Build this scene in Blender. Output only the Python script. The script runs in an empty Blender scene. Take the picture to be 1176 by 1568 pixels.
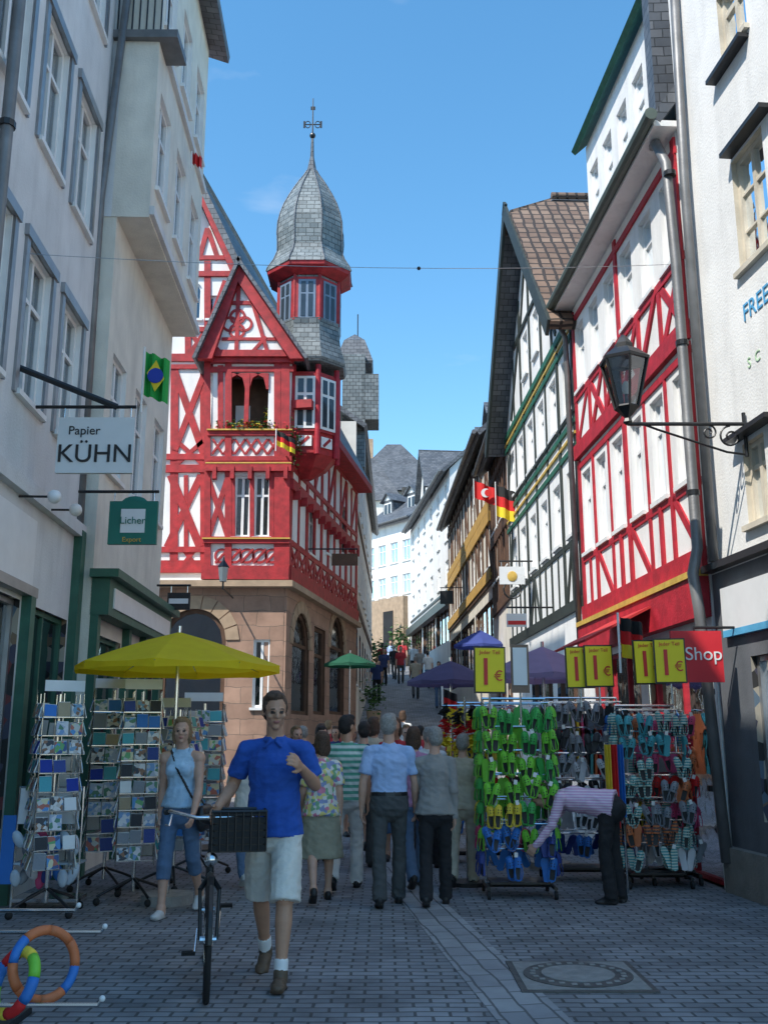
import bpy, bmesh, math, random
import numpy as np
from mathutils import Vector as V, Matrix, noise
from mathutils.geometry import tessellate_polygon
random.seed(7)
H=1.55; TH=math.atan(346/1500); CT=math.cos(TH); ST=math.sin(TH); F=1500.
def ray(px,py):
    v=(784-py)/F; return V(((px-588)/F, CT-v*ST, ST+v*CT))
def PY(px,py,Y):
    d=ray(px,py); return V((d.x*Y/d.y,Y,H+d.z*Y/d.y))
def PG(px,py):
    d=ray(px,py); k=-H/d.z; return V((d.x*k,d.y*k,0))
SL=.155
def zg(Y):
    t=Y-16
    if t<=0: return 0.
    if t<10: return SL*t*t/20
    if t<46: return SL*(t-5)
    return SL*41+.03*min(t-46,80)
# ---------------- materials
MATS={}
def newmat(name):
    m=bpy.data.materials.new(name); m.use_nodes=True; nt=m.node_tree; b=nt.nodes['Principled BSDF']; return m,nt,b
def c4(c): return (c[0],c[1],c[2],1)
def M(name,col,rough=.8,var=.2,scale=3,bump=.15,metal=0,streak=False,bs=40):
    if name in MATS: return MATS[name]
    m,nt,b=newmat(name); N=nt.nodes; L=nt.links
    tc=N.new('ShaderNodeTexCoord'); n=N.new('ShaderNodeTexNoise'); n.inputs['Scale'].default_value=scale; n.inputs['Detail'].default_value=6
    L.new(tc.outputs['Object'],n.inputs['Vector'])
    mx=N.new('ShaderNodeMix'); mx.data_type='RGBA'
    mx.inputs[6].default_value=c4([c*(1-var) for c in col]); mx.inputs[7].default_value=c4([min(1,c*(1+var*.6)) for c in col])
    mr=N.new('ShaderNodeMapRange'); mr.inputs[1].default_value=.3; mr.inputs[2].default_value=.7
    L.new(n.outputs['Fac'],mr.inputs[0]); L.new(mr.outputs[0],mx.inputs[0])
    out=mx.outputs[2]
    if streak:
        mp=N.new('ShaderNodeMapping'); mp.inputs['Scale'].default_value=(3,3,.6); L.new(tc.outputs['Object'],mp.inputs[0])
        n3=N.new('ShaderNodeTexNoise'); n3.inputs['Scale'].default_value=1; n3.inputs['Detail'].default_value=9; n3.inputs['Roughness'].default_value=.65; L.new(mp.outputs[0],n3.inputs['Vector'])
        r3=N.new('ShaderNodeMapRange'); r3.inputs[1].default_value=.48; r3.inputs[2].default_value=.85; r3.inputs[3].default_value=1; r3.inputs[4].default_value=.76
        L.new(n3.outputs['Fac'],r3.inputs[0])
        m2=N.new('ShaderNodeMix'); m2.data_type='RGBA'; m2.blend_type='MULTIPLY'; m2.inputs[0].default_value=1
        L.new(out,m2.inputs[6]); L.new(r3.outputs[0],m2.inputs[7]); out=m2.outputs[2]
    L.new(out,b.inputs['Base Color'])
    b.inputs['Roughness'].default_value=rough; b.inputs['Metallic'].default_value=metal
    if bump:
        n2=N.new('ShaderNodeTexNoise'); n2.inputs['Scale'].default_value=bs; n2.inputs['Detail'].default_value=4
        L.new(tc.outputs['Object'],n2.inputs['Vector'])
        bp=N.new('ShaderNodeBump'); bp.inputs['Strength'].default_value=bump; bp.inputs['Distance'].default_value=.02
        L.new(n2.outputs['Fac'],bp.inputs['Height']); L.new(bp.outputs[0],b.inputs['Normal'])
    MATS[name]=m; return m
def BR(name,c1,c2,mort,bw,rh,ms,rough=.8,off=.5,bump=.6,var=.35,rot=0):
    if name in MATS: return MATS[name]
    m,nt,b=newmat(name); N=nt.nodes; L=nt.links
    uv=N.new('ShaderNodeUVMap'); mp=N.new('ShaderNodeMapping'); mp.inputs['Rotation'].default_value=(0,0,rot); L.new(uv.outputs[0],mp.inputs[0])
    wn=N.new('ShaderNodeTexNoise'); wn.inputs['Scale'].default_value=1.7; wn.inputs['Detail'].default_value=5; L.new(mp.outputs[0],wn.inputs['Vector'])
    ad=N.new('ShaderNodeVectorMath'); ad.operation='MULTIPLY_ADD'; ad.inputs[1].default_value=(rh*.45,)*3; L.new(wn.outputs['Color'],ad.inputs[0]); L.new(mp.outputs[0],ad.inputs[2])
    br=N.new('ShaderNodeTexBrick'); L.new(ad.outputs[0],br.inputs['Vector'])
    br.offset=off; br.inputs['Color1'].default_value=c4(c1); br.inputs['Color2'].default_value=c4(c2); br.inputs['Mortar'].default_value=c4(mort)
    br.inputs['Scale'].default_value=1; br.inputs['Brick Width'].default_value=bw; br.inputs['Row Height'].default_value=rh; br.inputs['Mortar Size'].default_value=ms; br.inputs['Mortar Smooth'].default_value=.3
    n=N.new('ShaderNodeTexNoise'); n.inputs['Scale'].default_value=1.3; n.inputs['Detail'].default_value=10; n.inputs['Roughness'].default_value=.65; L.new(uv.outputs[0],n.inputs['Vector'])
    mr=N.new('ShaderNodeMapRange'); mr.inputs[1].default_value=.3; mr.inputs[2].default_value=.7; mr.inputs[3].default_value=1-var; mr.inputs[4].default_value=1+var*.5; L.new(n.outputs['Fac'],mr.inputs[0])
    m2=N.new('ShaderNodeMix'); m2.data_type='RGBA'; m2.blend_type='MULTIPLY'; m2.inputs[0].default_value=1
    L.new(br.outputs['Color'],m2.inputs[6]); L.new(mr.outputs[0],m2.inputs[7]); L.new(m2.outputs[2],b.inputs['Base Color'])
    b.inputs['Roughness'].default_value=rough
    bp=N.new('ShaderNodeBump'); bp.inputs['Strength'].default_value=bump; bp.inputs['Distance'].default_value=.015; bp.invert=True
    L.new(br.outputs['Fac'],bp.inputs['Height']); L.new(bp.outputs[0],b.inputs['Normal'])
    MATS[name]=m; return m
def glassmat():
    m,nt,b=newmat('window_glass'); N=nt.nodes; L=nt.links
    N.remove(b); t=N.new('ShaderNodeBsdfTransparent'); t.inputs[0].default_value=(.75,.8,.82,1)
    g=N.new('ShaderNodeBsdfGlossy'); g.inputs['Roughness'].default_value=.03; g.inputs[0].default_value=(.9,.95,1,1)
    tc=N.new('ShaderNodeTexCoord'); nn=N.new('ShaderNodeTexNoise'); nn.inputs['Scale'].default_value=2.5; L.new(tc.outputs['Object'],nn.inputs['Vector']); bp=N.new('ShaderNodeBump'); bp.inputs['Strength'].default_value=.15; bp.inputs['Distance'].default_value=.05; L.new(nn.outputs['Fac'],bp.inputs['Height']); L.new(bp.outputs[0],g.inputs['Normal'])
    f=N.new('ShaderNodeFresnel'); f.inputs[0].default_value=1.7
    a=N.new('ShaderNodeMath'); a.operation='MULTIPLY_ADD'; a.inputs[1].default_value=1.3; a.inputs[2].default_value=.06; a.use_clamp=True; L.new(f.outputs[0],a.inputs[0])
    mx=N.new('ShaderNodeMixShader'); L.new(a.outputs[0],mx.inputs[0]); L.new(t.outputs[0],mx.inputs[1]); L.new(g.outputs[0],mx.inputs[2])
    L.new(mx.outputs[0],N['Material Output'].inputs[0]); return m
GLASS=glassmat()
def multi(name,scale,cols,rough=.5):
    if name in MATS: return MATS[name]
    m,nt,b=newmat(name); N=nt.nodes; L=nt.links
    tc=N.new('ShaderNodeTexCoord'); v=N.new('ShaderNodeTexVoronoi'); v.inputs['Scale'].default_value=scale; L.new(tc.outputs['Object'],v.inputs['Vector'])
    s=N.new('ShaderNodeSeparateColor'); L.new(v.outputs['Color'],s.inputs[0]); r=N.new('ShaderNodeValToRGB'); r.color_ramp.interpolation='CONSTANT'
    e=r.color_ramp.elements
    while len(e)<len(cols): e.new(.5)
    for i,c in enumerate(cols): e[i].position=i/len(cols); e[i].color=c4(c)
    L.new(s.outputs[0],r.inputs[0]); L.new(r.outputs[0],b.inputs['Base Color']); b.inputs['Roughness'].default_value=rough
    MATS[name]=m; return m
def stripes(name,ca,cb,freq,axis=2):
    if name in MATS: return MATS[name]
    m,nt,b=newmat(name); N=nt.nodes; L=nt.links
    tc=N.new('ShaderNodeTexCoord'); s=N.new('ShaderNodeSeparateXYZ'); L.new(tc.outputs['Object'],s.inputs[0])
    a=N.new('ShaderNodeMath'); a.operation='MULTIPLY'; a.inputs[1].default_value=freq; L.new(s.outputs[axis],a.inputs[0])
    f=N.new('ShaderNodeMath'); f.operation='FRACT'; L.new(a.outputs[0],f.inputs[0]); g=N.new('ShaderNodeMath'); g.operation='GREATER_THAN'; g.inputs[1].default_value=.5; L.new(f.outputs[0],g.inputs[0])
    mx=N.new('ShaderNodeMix'); mx.data_type='RGBA'; mx.inputs[6].default_value=c4(ca); mx.inputs[7].default_value=c4(cb); L.new(g.outputs[0],mx.inputs[0]); L.new(mx.outputs[2],b.inputs['Base Color']); b.inputs['Roughness'].default_value=.85
    MATS[name]=m; return m
WHITE=M('white_plaster',(.84,.83,.8),.9,.07,2,.25,streak=True)
WARM=M('warm_white_plaster',(.76,.73,.66),.9,.12,2,.25,streak=True)
GREYW=M('greyish_plaster',(.68,.69,.69),.9,.1,1.5,.25,streak=True)
CREAM=M('cream_plaster',(.74,.71,.62),.9,.12,2,.25,streak=True)
RED=M('red_timber',(.4,.02,.024),.6,.35,6,.3)
RED2=M('bright_red_timber',(.46,.015,.03),.6,.3,6,.3)
BLK=M('dark_timber',(.03,.04,.035),.6,.3,6,.3)
GRN=M('green_timber',(.02,.13,.08),.6,.3,6,.3)
BRN=M('brown_timber',(.11,.055,.03),.7,.3,6,.3)
OCH=M('ochre_timber',(.55,.33,.08),.7,.2,4,.2)
GOLD=M('gold_paint',(.62,.4,.08),.5,.2,8,.1)
FRM=M('white_window_frame',(.8,.8,.78),.45,.05,5,0)
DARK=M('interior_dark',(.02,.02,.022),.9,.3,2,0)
SHOPIN=multi('shop_interior',7,[(.03,.03,.03),(.2,.14,.09),(.06,.06,.09),(.35,.32,.26),(.02,.02,.02),(.15,.04,.04),(.1,.15,.2)],.8)
CURT=M('curtain',(.65,.63,.58),.9,.25,15,.3)
SLATE=BR('slate_shingle',(.085,.095,.11),(.16,.17,.185),(.035,.04,.045),.22,.14,.008,.5,.5,.9)
SLATEL=BR('pale_slate',(.15,.175,.18),(.25,.275,.275),(.06,.07,.07),.2,.13,.009,.5,.5,.9)
TILE=BR('brown_roof_tile',(.16,.1,.07),(.25,.17,.12),(.04,.03,.025),.22,.28,.03,.8,.0,1)
STONE=BR('sandstone_block',(.45,.28,.2),(.34,.21,.15),(.22,.16,.12),.62,.34,.008,.9,.5,.5)
STONEP=M('sandstone_plain',(.42,.3,.2),.9,.2,4,.3)
GREENS=M('shopfront_green',(.03,.12,.08),.5,.2,5,.1)
METAL=M('grey_metal',(.35,.36,.37),.4,.15,5,.05,.7)
ZINC=M('zinc_pipe',(.2,.2,.2),.5,.25,4,.1,.4)
WHMET=M('white_enamel',(.75,.76,.76),.4,.05,5,0)
BLACK=M('black_paint',(.015,.015,.016),.4,.2,8,.05)
RUB=M('rubber',(.015,.015,.015),.8,.2,8,.1)
CHROME=M('chrome',(.7,.7,.7),.2,.05,5,0,1)
YEL=M('yellow_board',(.9,.72,.02),.6,.05,3,0)
REDP=M('red_print',(.65,.02,.02),.5,.05,3,0)
# ---------------- primitives
def frame(d):
    d=V(d).normalized(); a=V((0,0,1)) if abs(d.z)<.95 else V((1,0,0)); x=a.cross(d).normalized(); y=d.cross(x); return x,y,d
def box(c,s,R=None):
    c=V(c); v=[]
    for i in (-1,1):
        for j in (-1,1):
            for k in (-1,1):
                p=V((i*s[0]/2,j*s[1]/2,k*s[2]/2)); 
                if R is not None: p=R@p
                v.append(c+p)
    return v,[(0,1,3,2),(4,6,7,5),(0,4,5,1),(2,3,7,6),(0,2,6,4),(1,5,7,3)]
def cyl(p0,p1,r0,r1=None,n=10):
    if r1 is None: r1=r0
    p0=V(p0);p1=V(p1);x,y,d=frame(p1-p0); v=[]
    for p,r in((p0,r0),(p1,r1)):
        for i in range(n):
            a=2*math.pi*i/n; v.append(p+x*math.cos(a)*r+y*math.sin(a)*r)
    f=[(i,(i+1)%n,n+(i+1)%n,n+i) for i in range(n)]+[tuple(range(n))[::-1],tuple(range(n,2*n))]
    return v,f
def tube(pts,r,n=8,closed=False):
    v=[];f=[];m=len(pts);pts=[V(p) for p in pts]; px=None
    for i,p in enumerate(pts):
        a=pts[(i-1)%m] if (i>0 or closed) else p; b=pts[(i+1)%m] if (i<m-1 or closed) else p
        x,y,d=frame(b-a)
        if px is not None:
            x=(px-d*px.dot(d)).normalized(); y=d.cross(x)
        px=x
        rr=r[i] if isinstance(r,(list,tuple)) else r
        for k in range(n):
            t=2*math.pi*k/n; v.append(p+x*math.cos(t)*rr+y*math.sin(t)*rr)
    for i in range(m if closed else m-1):
        for k in range(n):
            j=(i+1)%m; f.append((i*n+k,i*n+(k+1)%n,j*n+(k+1)%n,j*n+k))
    if not closed: f+= [tuple(range(n))[::-1],tuple(range((m-1)*n,m*n))]
    return v,f
def sph(c,r,n=12,m=8,R=None):
    if not isinstance(r,(tuple,list)): r=(r,r,r)
    c=V(c);v=[];f=[]
    v.append(V((0,0,r[2])))
    for i in range(1,m):
        t=math.pi*i/m
        for k in range(n):
            a=2*math.pi*k/n; v.append(V((r[0]*math.sin(t)*math.cos(a),r[1]*math.sin(t)*math.sin(a),r[2]*math.cos(t))))
    v.append(V((0,0,-r[2])))
    for k in range(n): f.append((0,1+k,1+(k+1)%n))
    for i in range(m-2):
        for k in range(n): f.append((1+i*n+k,1+(i+1)*n+k,1+(i+1)*n+(k+1)%n,1+i*n+(k+1)%n))
    L=len(v)-1
    for k in range(n): f.append((L,L-n+(k+1)%n,L-n+k))
    if R is not None: v=[R@p for p in v]
    return [c+p for p in v],f
def lathe(c,prof,n=8,rot=None):
    if rot is None: rot=math.pi/n
    c=V(c);v=[];f=[]
    for r,z in prof:
        for k in range(n):
            a=rot+2*math.pi*k/n; v.append(V((c.x+r*math.cos(a),c.y+r*math.sin(a),z)))
    for i in range(len(prof)-1):
        for k in range(n): f.append((i*n+k,i*n+(k+1)%n,(i+1)*n+(k+1)%n,(i+1)*n+k))
    f.append(tuple(range(n))[::-1]); f.append(tuple(range((len(prof)-1)*n,len(prof)*n)))
    return v,f
def slab(pts,th):
    pts=[V(p) for p in pts]; n=(pts[1]-pts[0]).cross(pts[2]-pts[0]).normalized()
    if n.z<0: n=-n
    k=len(pts); v=pts+[p-n*th for p in pts]
    return v,[tuple(range(k)),tuple(range(k,2*k))[::-1]]+[(i,i+k,(i+1)%k+k,(i+1)%k) for i in range(k)]
class Bld:
    def __init__(s,name): s.name=name; s.parts={}
    def add(s,part,mat,vf,smooth=False):
        P=s.parts.setdefault(part,dict(v=[],f=[],m=[],mats=[],sm=[]))
        o=len(P['v']); P['v']+= [tuple(p) for p in vf[0]]
        if mat not in P['mats']: P['mats'].append(mat)
        mi=P['mats'].index(mat)
        for f in vf[1]: P['f'].append(tuple(i+o for i in f)); P['m'].append(mi); P['sm'].append(smooth)
    def finish(s,origin=(0,0,0)):
        o=V(origin)
        e=bpy.data.objects.new(s.name,None); bpy.context.collection.objects.link(e); e.location=o
        for part,P in s.parts.items():
            me=bpy.data.meshes.new(part); me.from_pydata([tuple(V(v)-o) for v in P['v']],[],P['f'])
            for m in P['mats']: me.materials.append(m)
            me.polygons.foreach_set('material_index',P['m']); me.polygons.foreach_set('use_smooth',P['sm'])
            uv=me.uv_layers.new(name='UVMap')
            co=P['v']
            for pl in me.polygons:
                n=pl.normal
                if abs(n.z)>.93: t=V((1,0,0)); b=V((0,1,0))
                else:
                    t=V((0,0,1)).cross(n).normalized(); b=n.cross(t)
                for li in pl.loop_indices:
                    p=V(co[me.loops[li].vertex_index]); uv.data[li].uv=(p.dot(t),p.dot(b))
            me.update(); ob=bpy.data.objects.new(part,me); bpy.context.collection.objects.link(ob); ob.parent=e
        s.e=e
        return e
def text(parent,body,loc,size,mat,rx=math.pi/2,rz=0,ext=.003):
    cu=bpy.data.curves.new('lettering','FONT'); cu.body=body; cu.size=size; cu.extrude=ext; cu.align_x='CENTER'; cu.align_y='CENTER'
    ob=bpy.data.objects.new('lettering',cu); ob.data.materials.append(mat); bpy.context.collection.objects.link(ob)
    ob.parent=parent; ob.location=V(loc)-parent.location; ob.rotation_euler=(rx,0,rz); return ob
# ---------------- facade
class Fac:
    def __init__(s,b,A,B_,pre=''):
        s.b=b; s.A=V(A); s.B=V(B_); s.L=(s.B-s.A).length; s.t=(s.B-s.A)/s.L
        n=V((s.t.y,-s.t.x)); mid=(s.A+s.B)/2
        if n.dot(-mid)<0: n=-n
        s.n=n; s.holes=[]; s.pre=pre; s.k=0
    def at(s,px,py):
        d=ray(px,py); dn=d.x*s.n.x+d.y*s.n.y; k=s.A.dot(s.n)/dn
        p=V((d.x*k,d.y*k)); return ((p-s.A).dot(s.t),H+d.z*k)
    def w(s,q,o=0): 
        p=s.A+s.t*q[0]+s.n*o; return V((p.x,p.y,q[1]))
    def prism(s,part,mat,poly,o0,o1):
        k=len(poly); v=[s.w(q,o1) for q in poly]+[s.w(q,o0) for q in poly]
        n=V((0,0,0)); 
        for i in range(k): n+=v[i].cross(v[(i+1)%k])
        fl= n.dot(V((s.n.x,s.n.y,0)))<0
        f=[tuple(range(k)),tuple(range(k,2*k))[::-1]]+[(i,i+k,(i+1)%k+k,(i+1)%k) for i in range(k)]
        if fl: f=[x[::-1] for x in f]
        s.b.add(s.pre+part,mat,(v,f))
    def rect(s,part,mat,s0,s1,z0,z1,o0,o1): s.prism(part,mat,[(s0,z0),(s1,z0),(s1,z1),(s0,z1)],o0,o1)
    def beam(s,mat,p,q,w,px=True,o=.03,part='timber'):
        if px: p=s.at(*p); q=s.at(*q)
        a=V(p);b=V(q);d=(b-a)
        if d.length<1e-4: return
        d.normalize(); n=V((-d.y,d.x))*w/2; s.k=(s.k+1)%9; j=1+random.uniform(-.12,.12)
        s.prism(part,mat,[a-n,b-n*j,b+n,a+n*j],-.01,o+s.k*.0021)
    def hb(s,mat,z,w,s0=None,s1=None,o=.04,part='timber'):
        s.beam(mat,(0 if s0 is None else s0,z),(s.L if s1 is None else s1,z),w,False,o,part)
    def vb(s,mat,x,z0,z1,w,o=.03): s.beam(mat,(x,z0),(x,z1),w,False,o)
    def win(s,s0,s1,z0,z1,style='cross',frm=None,curt=.6,arch=False,inner=None,sill=True,fw=.055):
        frm=frm or FRM
        if s0>s1: s0,s1=s1,s0
        w=s1-s0;h=z1-z0
        if arch:
            poly=[(s0,z0),(s1,z0),(s1,z1-w/2)]+[(s0+w/2+w/2*math.cos(a),z1-w/2+w/2*math.sin(a)) for a in [math.pi*i/8 for i in range(1,8)]]+[(s0,z1-w/2)]
        else: poly=[(s0,z0),(s1,z0),(s1,z1),(s0,z1)]
        s.holes.append(poly)
        k=len(poly)
        def ring(part,mat,oa,ob):
            v=[s.w(q,oa) for q in poly]+[s.w(q,ob) for q in poly]; s.b.add(s.pre+part,mat,(v,[(i,(i+1)%k,(i+1)%k+k,i+k) for i in range(k)]))
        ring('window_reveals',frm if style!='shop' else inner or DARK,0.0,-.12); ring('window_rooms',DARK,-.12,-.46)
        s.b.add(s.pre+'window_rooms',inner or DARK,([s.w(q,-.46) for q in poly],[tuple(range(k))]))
        s.b.add(s.pre+'window_glass',GLASS,([s.w(q,-.1) for q in poly],[tuple(range(k))]))
        fo=-.06
        P='window_frames'
        s.rect(P,frm,s0,s0+fw,z0,z1-(w/2 if arch else 0),-.11,fo); s.rect(P,frm,s1-fw,s1,z0,z1-(w/2 if arch else 0),-.11,fo)
        s.rect(P,frm,s0+fw,s1-fw,z0,z0+fw,-.11,fo-.002)
        if not arch: s.rect(P,frm,s0+fw,s1-fw,z1-fw,z1,-.11,fo-.002)
        else:
            for i in range(8):
                a0=math.pi*i/8;a1=math.pi*(i+1)/8; c=(s0+w/2,z1-w/2)
                s.prism(P,frm,[(c[0]+r*math.cos(a),c[1]+r*math.sin(a)) for r,a in((w/2,a0),(w/2,a1),(w/2-fw,a1),(w/2-fw,a0))],-.11,fo-.001*i)
        if style in('cross','mull','six'):
            s.rect(P,frm,s0+w/2-fw*.55,s0+w/2+fw*.55,z0+fw,z1-fw,-.11,fo-.006)
        if style in('cross','tran'):
            s.rect(P,frm,s0+fw,s1-fw,z0+h*.66,z0+h*.66+fw*.9,-.11,fo-.01)
        if style=='six':
            for q in(.33,.66): s.rect(P,frm,s0+fw,s1-fw,z0+h*q,z0+h*q+.025,-.11,fo-.012)
        if style=='shop' and w>1.4:
            for i in range(1,int(w/1.1)+1):
                x=s0+w*i/(int(w/1.1)+1); s.rect(P,frm,x-.02,x+.02,z0+fw,z1-fw,-.11,fo-.006)
        if curt and random.random()<curt:
            cw=w*random.uniform(.15,.36); n=8
            for a,b2 in((s0,s0+cw),(s1-cw,s1)):
                v=[];f=[]
                for i in range(n+1):
                    x=a+(b2-a)*i/n; o=-.16-.025*(i%2); v+=[s.w((x,z0),o),s.w((x,z1 if not arch else z1-w*.2),o)]
                for i in range(n): f.append((2*i,2*i+2,2*i+3,2*i+1))
                s.b.add(s.pre+'curtains',CURT,(v,f))
        if sill: s.rect('window_sills',frm,s0-.05,s1+.05,z0-.06,z0-.002,-.02,.06)
    def winpx(s,xc,w,yt,yb,**k):
        a=s.at(xc-w/2,(yt+yb)/2)[0]; b=s.at(xc+w/2,(yt+yb)/2)[0]; s.win(a,b,s.at(xc,yb)[1],s.at(xc,yt)[1],**k)
    def row(s,n,w,z0,z1,s0=None,s1=None,**k):
        s0=0 if s0 is None else s0; s1=s.L if s1 is None else s1
        for i in range(n):
            c=s0+(s1-s0)*(i+.5)/n; s.win(c-w/2,c+w/2,z0,z1,**k)
    def wall(s,mat,poly,part='walls',back=.5):
        loops=[[V((q[0],q[1],0)) for q in poly]]+[[V((q[0],q[1],0)) for q in h] for h in s.holes]
        flat=[q for l in loops for q in l]
        tr=tessellate_polygon(loops)
        fs=[]
        for t in tr:
            a,b,c=[s.w((flat[i].x,flat[i].y)) for i in t]
            if (b-a).cross(c-a).dot(V((s.n.x,s.n.y,0)))<0: t=t[::-1]
            fs.append(tuple(t))
        s.b.add(s.pre+part,mat,([s.w((q.x,q.y)) for q in flat],fs))
        k=len(poly); v=[s.w(q,0) for q in poly]+[s.w(q,-back) for q in poly]
        s.b.add(s.pre+part,mat,(v,[(i,(i+1)%k,(i+1)%k+k,i+k) for i in range(k)])); s.holes=[]
    def body(s,mat,z0,z1,depth,o=-.5,part='walls'): s.rect(part,mat,0,s.L,z0,z1,-depth,o)
def rectpoly(f,z0,z1): return [(0,z0),(f.L,z0),(f.L,z1),(0,z1)]
# ================= GROUND
PAVE=BR('cobble_paver',(.31,.315,.325),(.215,.22,.23),(.1,.1,.1),.2,.1,.01,.75,.5,.8,.45)
PAVE2=BR('strip_paver',(.38,.38,.38),(.3,.3,.31),(.14,.14,.14),.3,.16,.009,.8,.5,.7,.3,rot=1.45)
g=Bld('ground')
ys=[-400,-60,-10,0]+[i for i in range(2,70,1)]+[80,100,150,300,700]; xs=[-500,-60,-12,-3,0,3,12,60,500]
v=[];f=[]
for y in ys:
    for x in xs: v.append((x,y,zg(y)))
for j in range(len(ys)-1):
    for i in range(len(xs)-1):
        a=j*len(xs)+i; f.append((a,a+1,a+1+len(xs),a+len(xs)))
g.add('paving',PAVE,(v,f)); g.finish()
st=Bld('paved_drain_strip')
def strip(pa,pb,w):
    v=[];f=[]; n=12
    for i in range(n+1):
        y=pa[1]+(pb[1]-pa[1])*i/n; x=pa[0]+(pb[0]-pa[0])*i/n; v+=[(x-w/2,y,zg(y)+.004),(x+w/2,y,zg(y)+.004)]
    for i in range(n): f.append((2*i,2*i+1,2*i+3,2*i+2))
    st.add('pavers',PAVE2,(v,f))
strip((.98,4.8),(-.3,16),.42); st.finish()
mh=Bld('manhole_cover'); c=PG(885,1497)
IRON=M('cast_iron',(.12,.115,.11),.6,.3,10,.3,.3)
CONC=M('concrete_insert',(.3,.29,.27),.9,.2,12,.3)
mh.add('frame',IRON,box((c.x,c.y,.006),(.86,.86,.012))); mh.add('insert',CONC,box((c.x,c.y,.012),(.78,.78,.006)))
mh.add('lid',IRON,cyl((c.x,c.y,.008),(c.x,c.y,.021),.36,n=40)); mh.add('lid_centre',CONC,cyl((c.x,c.y,.012),(c.x,c.y,.025),.24,n=40))
for i in range(24):
    a=i*math.pi/12; mh.add('lugs',CONC,box((c.x+.3*math.cos(a),c.y+.3*math.sin(a),.022),(.035,.035,.008)))
mh.finish()
# ================= LEFT HOUSE 1
b=Bld('white_town_house'); f=Fac(b,(-3.3,2),(-3.75,11.8))
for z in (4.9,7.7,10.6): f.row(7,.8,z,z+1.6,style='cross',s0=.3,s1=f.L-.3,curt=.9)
for a0,a1 in((.3,3),(3.3,5.7),(6,7.8),(8.1,9.55)): f.win(a0,a1,.5,2.9,style='shop',frm=GREENS if a0>8 else METAL,inner=SHOPIN,curt=0,sill=False)
f.wall(GREYW,rectpoly(f,-.5,13.5)); f.body(GREYW,-.5,13.5,7)
f.hb(GREYW,4.0,.16,o=.09,part='string_course')
f.rect('shop_fascia',WHMET,5.9,8.0,3.05,3.75,-.01,.05); f.rect('shop_fascia',METAL,0,8.05,2.95,3.05,-.01,.1)
for z in (4.9,7.7,10.6):
    for i in range(7):
        cc=.3+(f.L-.6)*(i+.5)/7
        for sgn in(-1,1): f.rect('window_surrounds',METAL,cc+sgn*.47-.05,cc+sgn*.47+.05,z-.05,z+1.7,-.01,.03)
        f.rect('window_surrounds',METAL,cc-.55,cc+.55,z+1.6,z+1.72,-.01,.05)
f.rect('corner_pilaster',GREENS,9.6,9.78,0,4,-.01,.1); f.rect('corner_pilaster',GREENS,7.85,8.0,0,2.95,-.01,.1)
b.add('roof',SLATE,slab([f.w((0,13.4),.5),f.w((f.L,13.4),.5),f.w((f.L,16.5),-5),f.w((0,16.5),-5)],.15))
b.add('drainpipe',ZINC,tube([f.w((5.5,3.0),.1)]+[f.w((5.9,z),.14) for z in(3.2,6,9,13)],.06),True)
for z in(4.5,7,10): b.add('pipe_brackets',BLACK,cyl(f.w((5.9,z-.03),.14),f.w((5.9,z+.03),.14),.075))
for s_,z in((7.5,3.9),(8.3,3.95)): 
    b.add('wall_lamps',WHMET,sph(f.w((s_,z),.35),.07),True); b.add('wall_lamps',BLACK,cyl(f.w((s_,z),0),f.w((s_,z),.3),.012))
b.finish()
b=Bld('unseen_shading_house'); f=Fac(b,(-2.9,-26),(-3.3,1.9))  # added house behind the camera, never in view; height set to shade the street
f.row(12,1,4.5,6.2); f.row(12,1,8,9.7); f.row(12,1,11.5,13.2)
f.wall(WARM,rectpoly(f,-.5,16.5)); f.body(WARM,-.5,16.5,9); b.finish()
# ================= LEFT HOUSE 2 (jettied)
b=Bld('jettied_grey_house')
f=Fac(b,(-3.55,11.8),(-3.65,15.8),'lower_')
f.row(3,.75,4.9,6.5,curt=.8); f.win(.25,1.6,.4,2.8,style='shop',frm=GREENS,inner=SHOPIN,curt=0,sill=False); f.win(1.9,2.7,.1,2.8,style='tran',frm=GREENS,inner=SHOPIN,curt=0,sill=False); f.win(2.95,3.8,.4,2.8,style='shop',frm=GREENS,inner=SHOPIN,curt=0,sill=False)
f.wall(CREAM,rectpoly(f,-.5,8.3)); f.body(GREYW,-.5,8.3,6)
f.rect('shop_fascia',GREENS,0,f.L,3.0,3.45,-.01,.22); f.rect('shop_fascia',GREENS,-.1,f.L+.05,3.45,3.55,-.01,.34); f.rect('fascia_panel',WHMET,.2,f.L-.2,3.1,3.35,.22,.24)
for x in(.08,1.75,2.83,3.9): f.rect('shop_pilasters',GREENS,x-.07,x+.07,0,3.0,-.01,.1)
f2=Fac(b,(-3.12,11.8),(-3.25,15.8),'upper_')
f2.row(3,.8,8.9,10.4,curt=.8); f2.row(3,.8,11.5,12.9,curt=.8)
f2.wall(CREAM,rectpoly(f2,8.3,14.2)); f2.body(GREYW,8.3,14.2,6)
for z in(8.4,11.1): f2.hb(GREYW,z,.12,o=.06,part='string_course')
b.add('eaves',ZINC,box((-3.6,12.0,11.05),(1.5,.6,.12)))
for i in range(14): b.add('balcony_railing',BLACK,cyl((-4.3+i*.1,11.75,11.1),(-4.3+i*.1,11.75,11.75),.012,n=6))
b.add('balcony_railing',BLACK,cyl((-4.35,11.75,11.75),(-2.95,11.75,11.75),.02))
b.add('roof',SLATE,slab([f2.w((0,14.1),.35),f2.w((f2.L+.3,14.1),.35),f2.w((f2.L-1,15),-5),f2.w((0,15),-5)],.14))
b.add('drainpipe',ZINC,tube([(-3.45,11.7,14),(-3.75,11.7,8.5),(-3.72,11.7,3)],.055),True)
b.finish()
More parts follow.
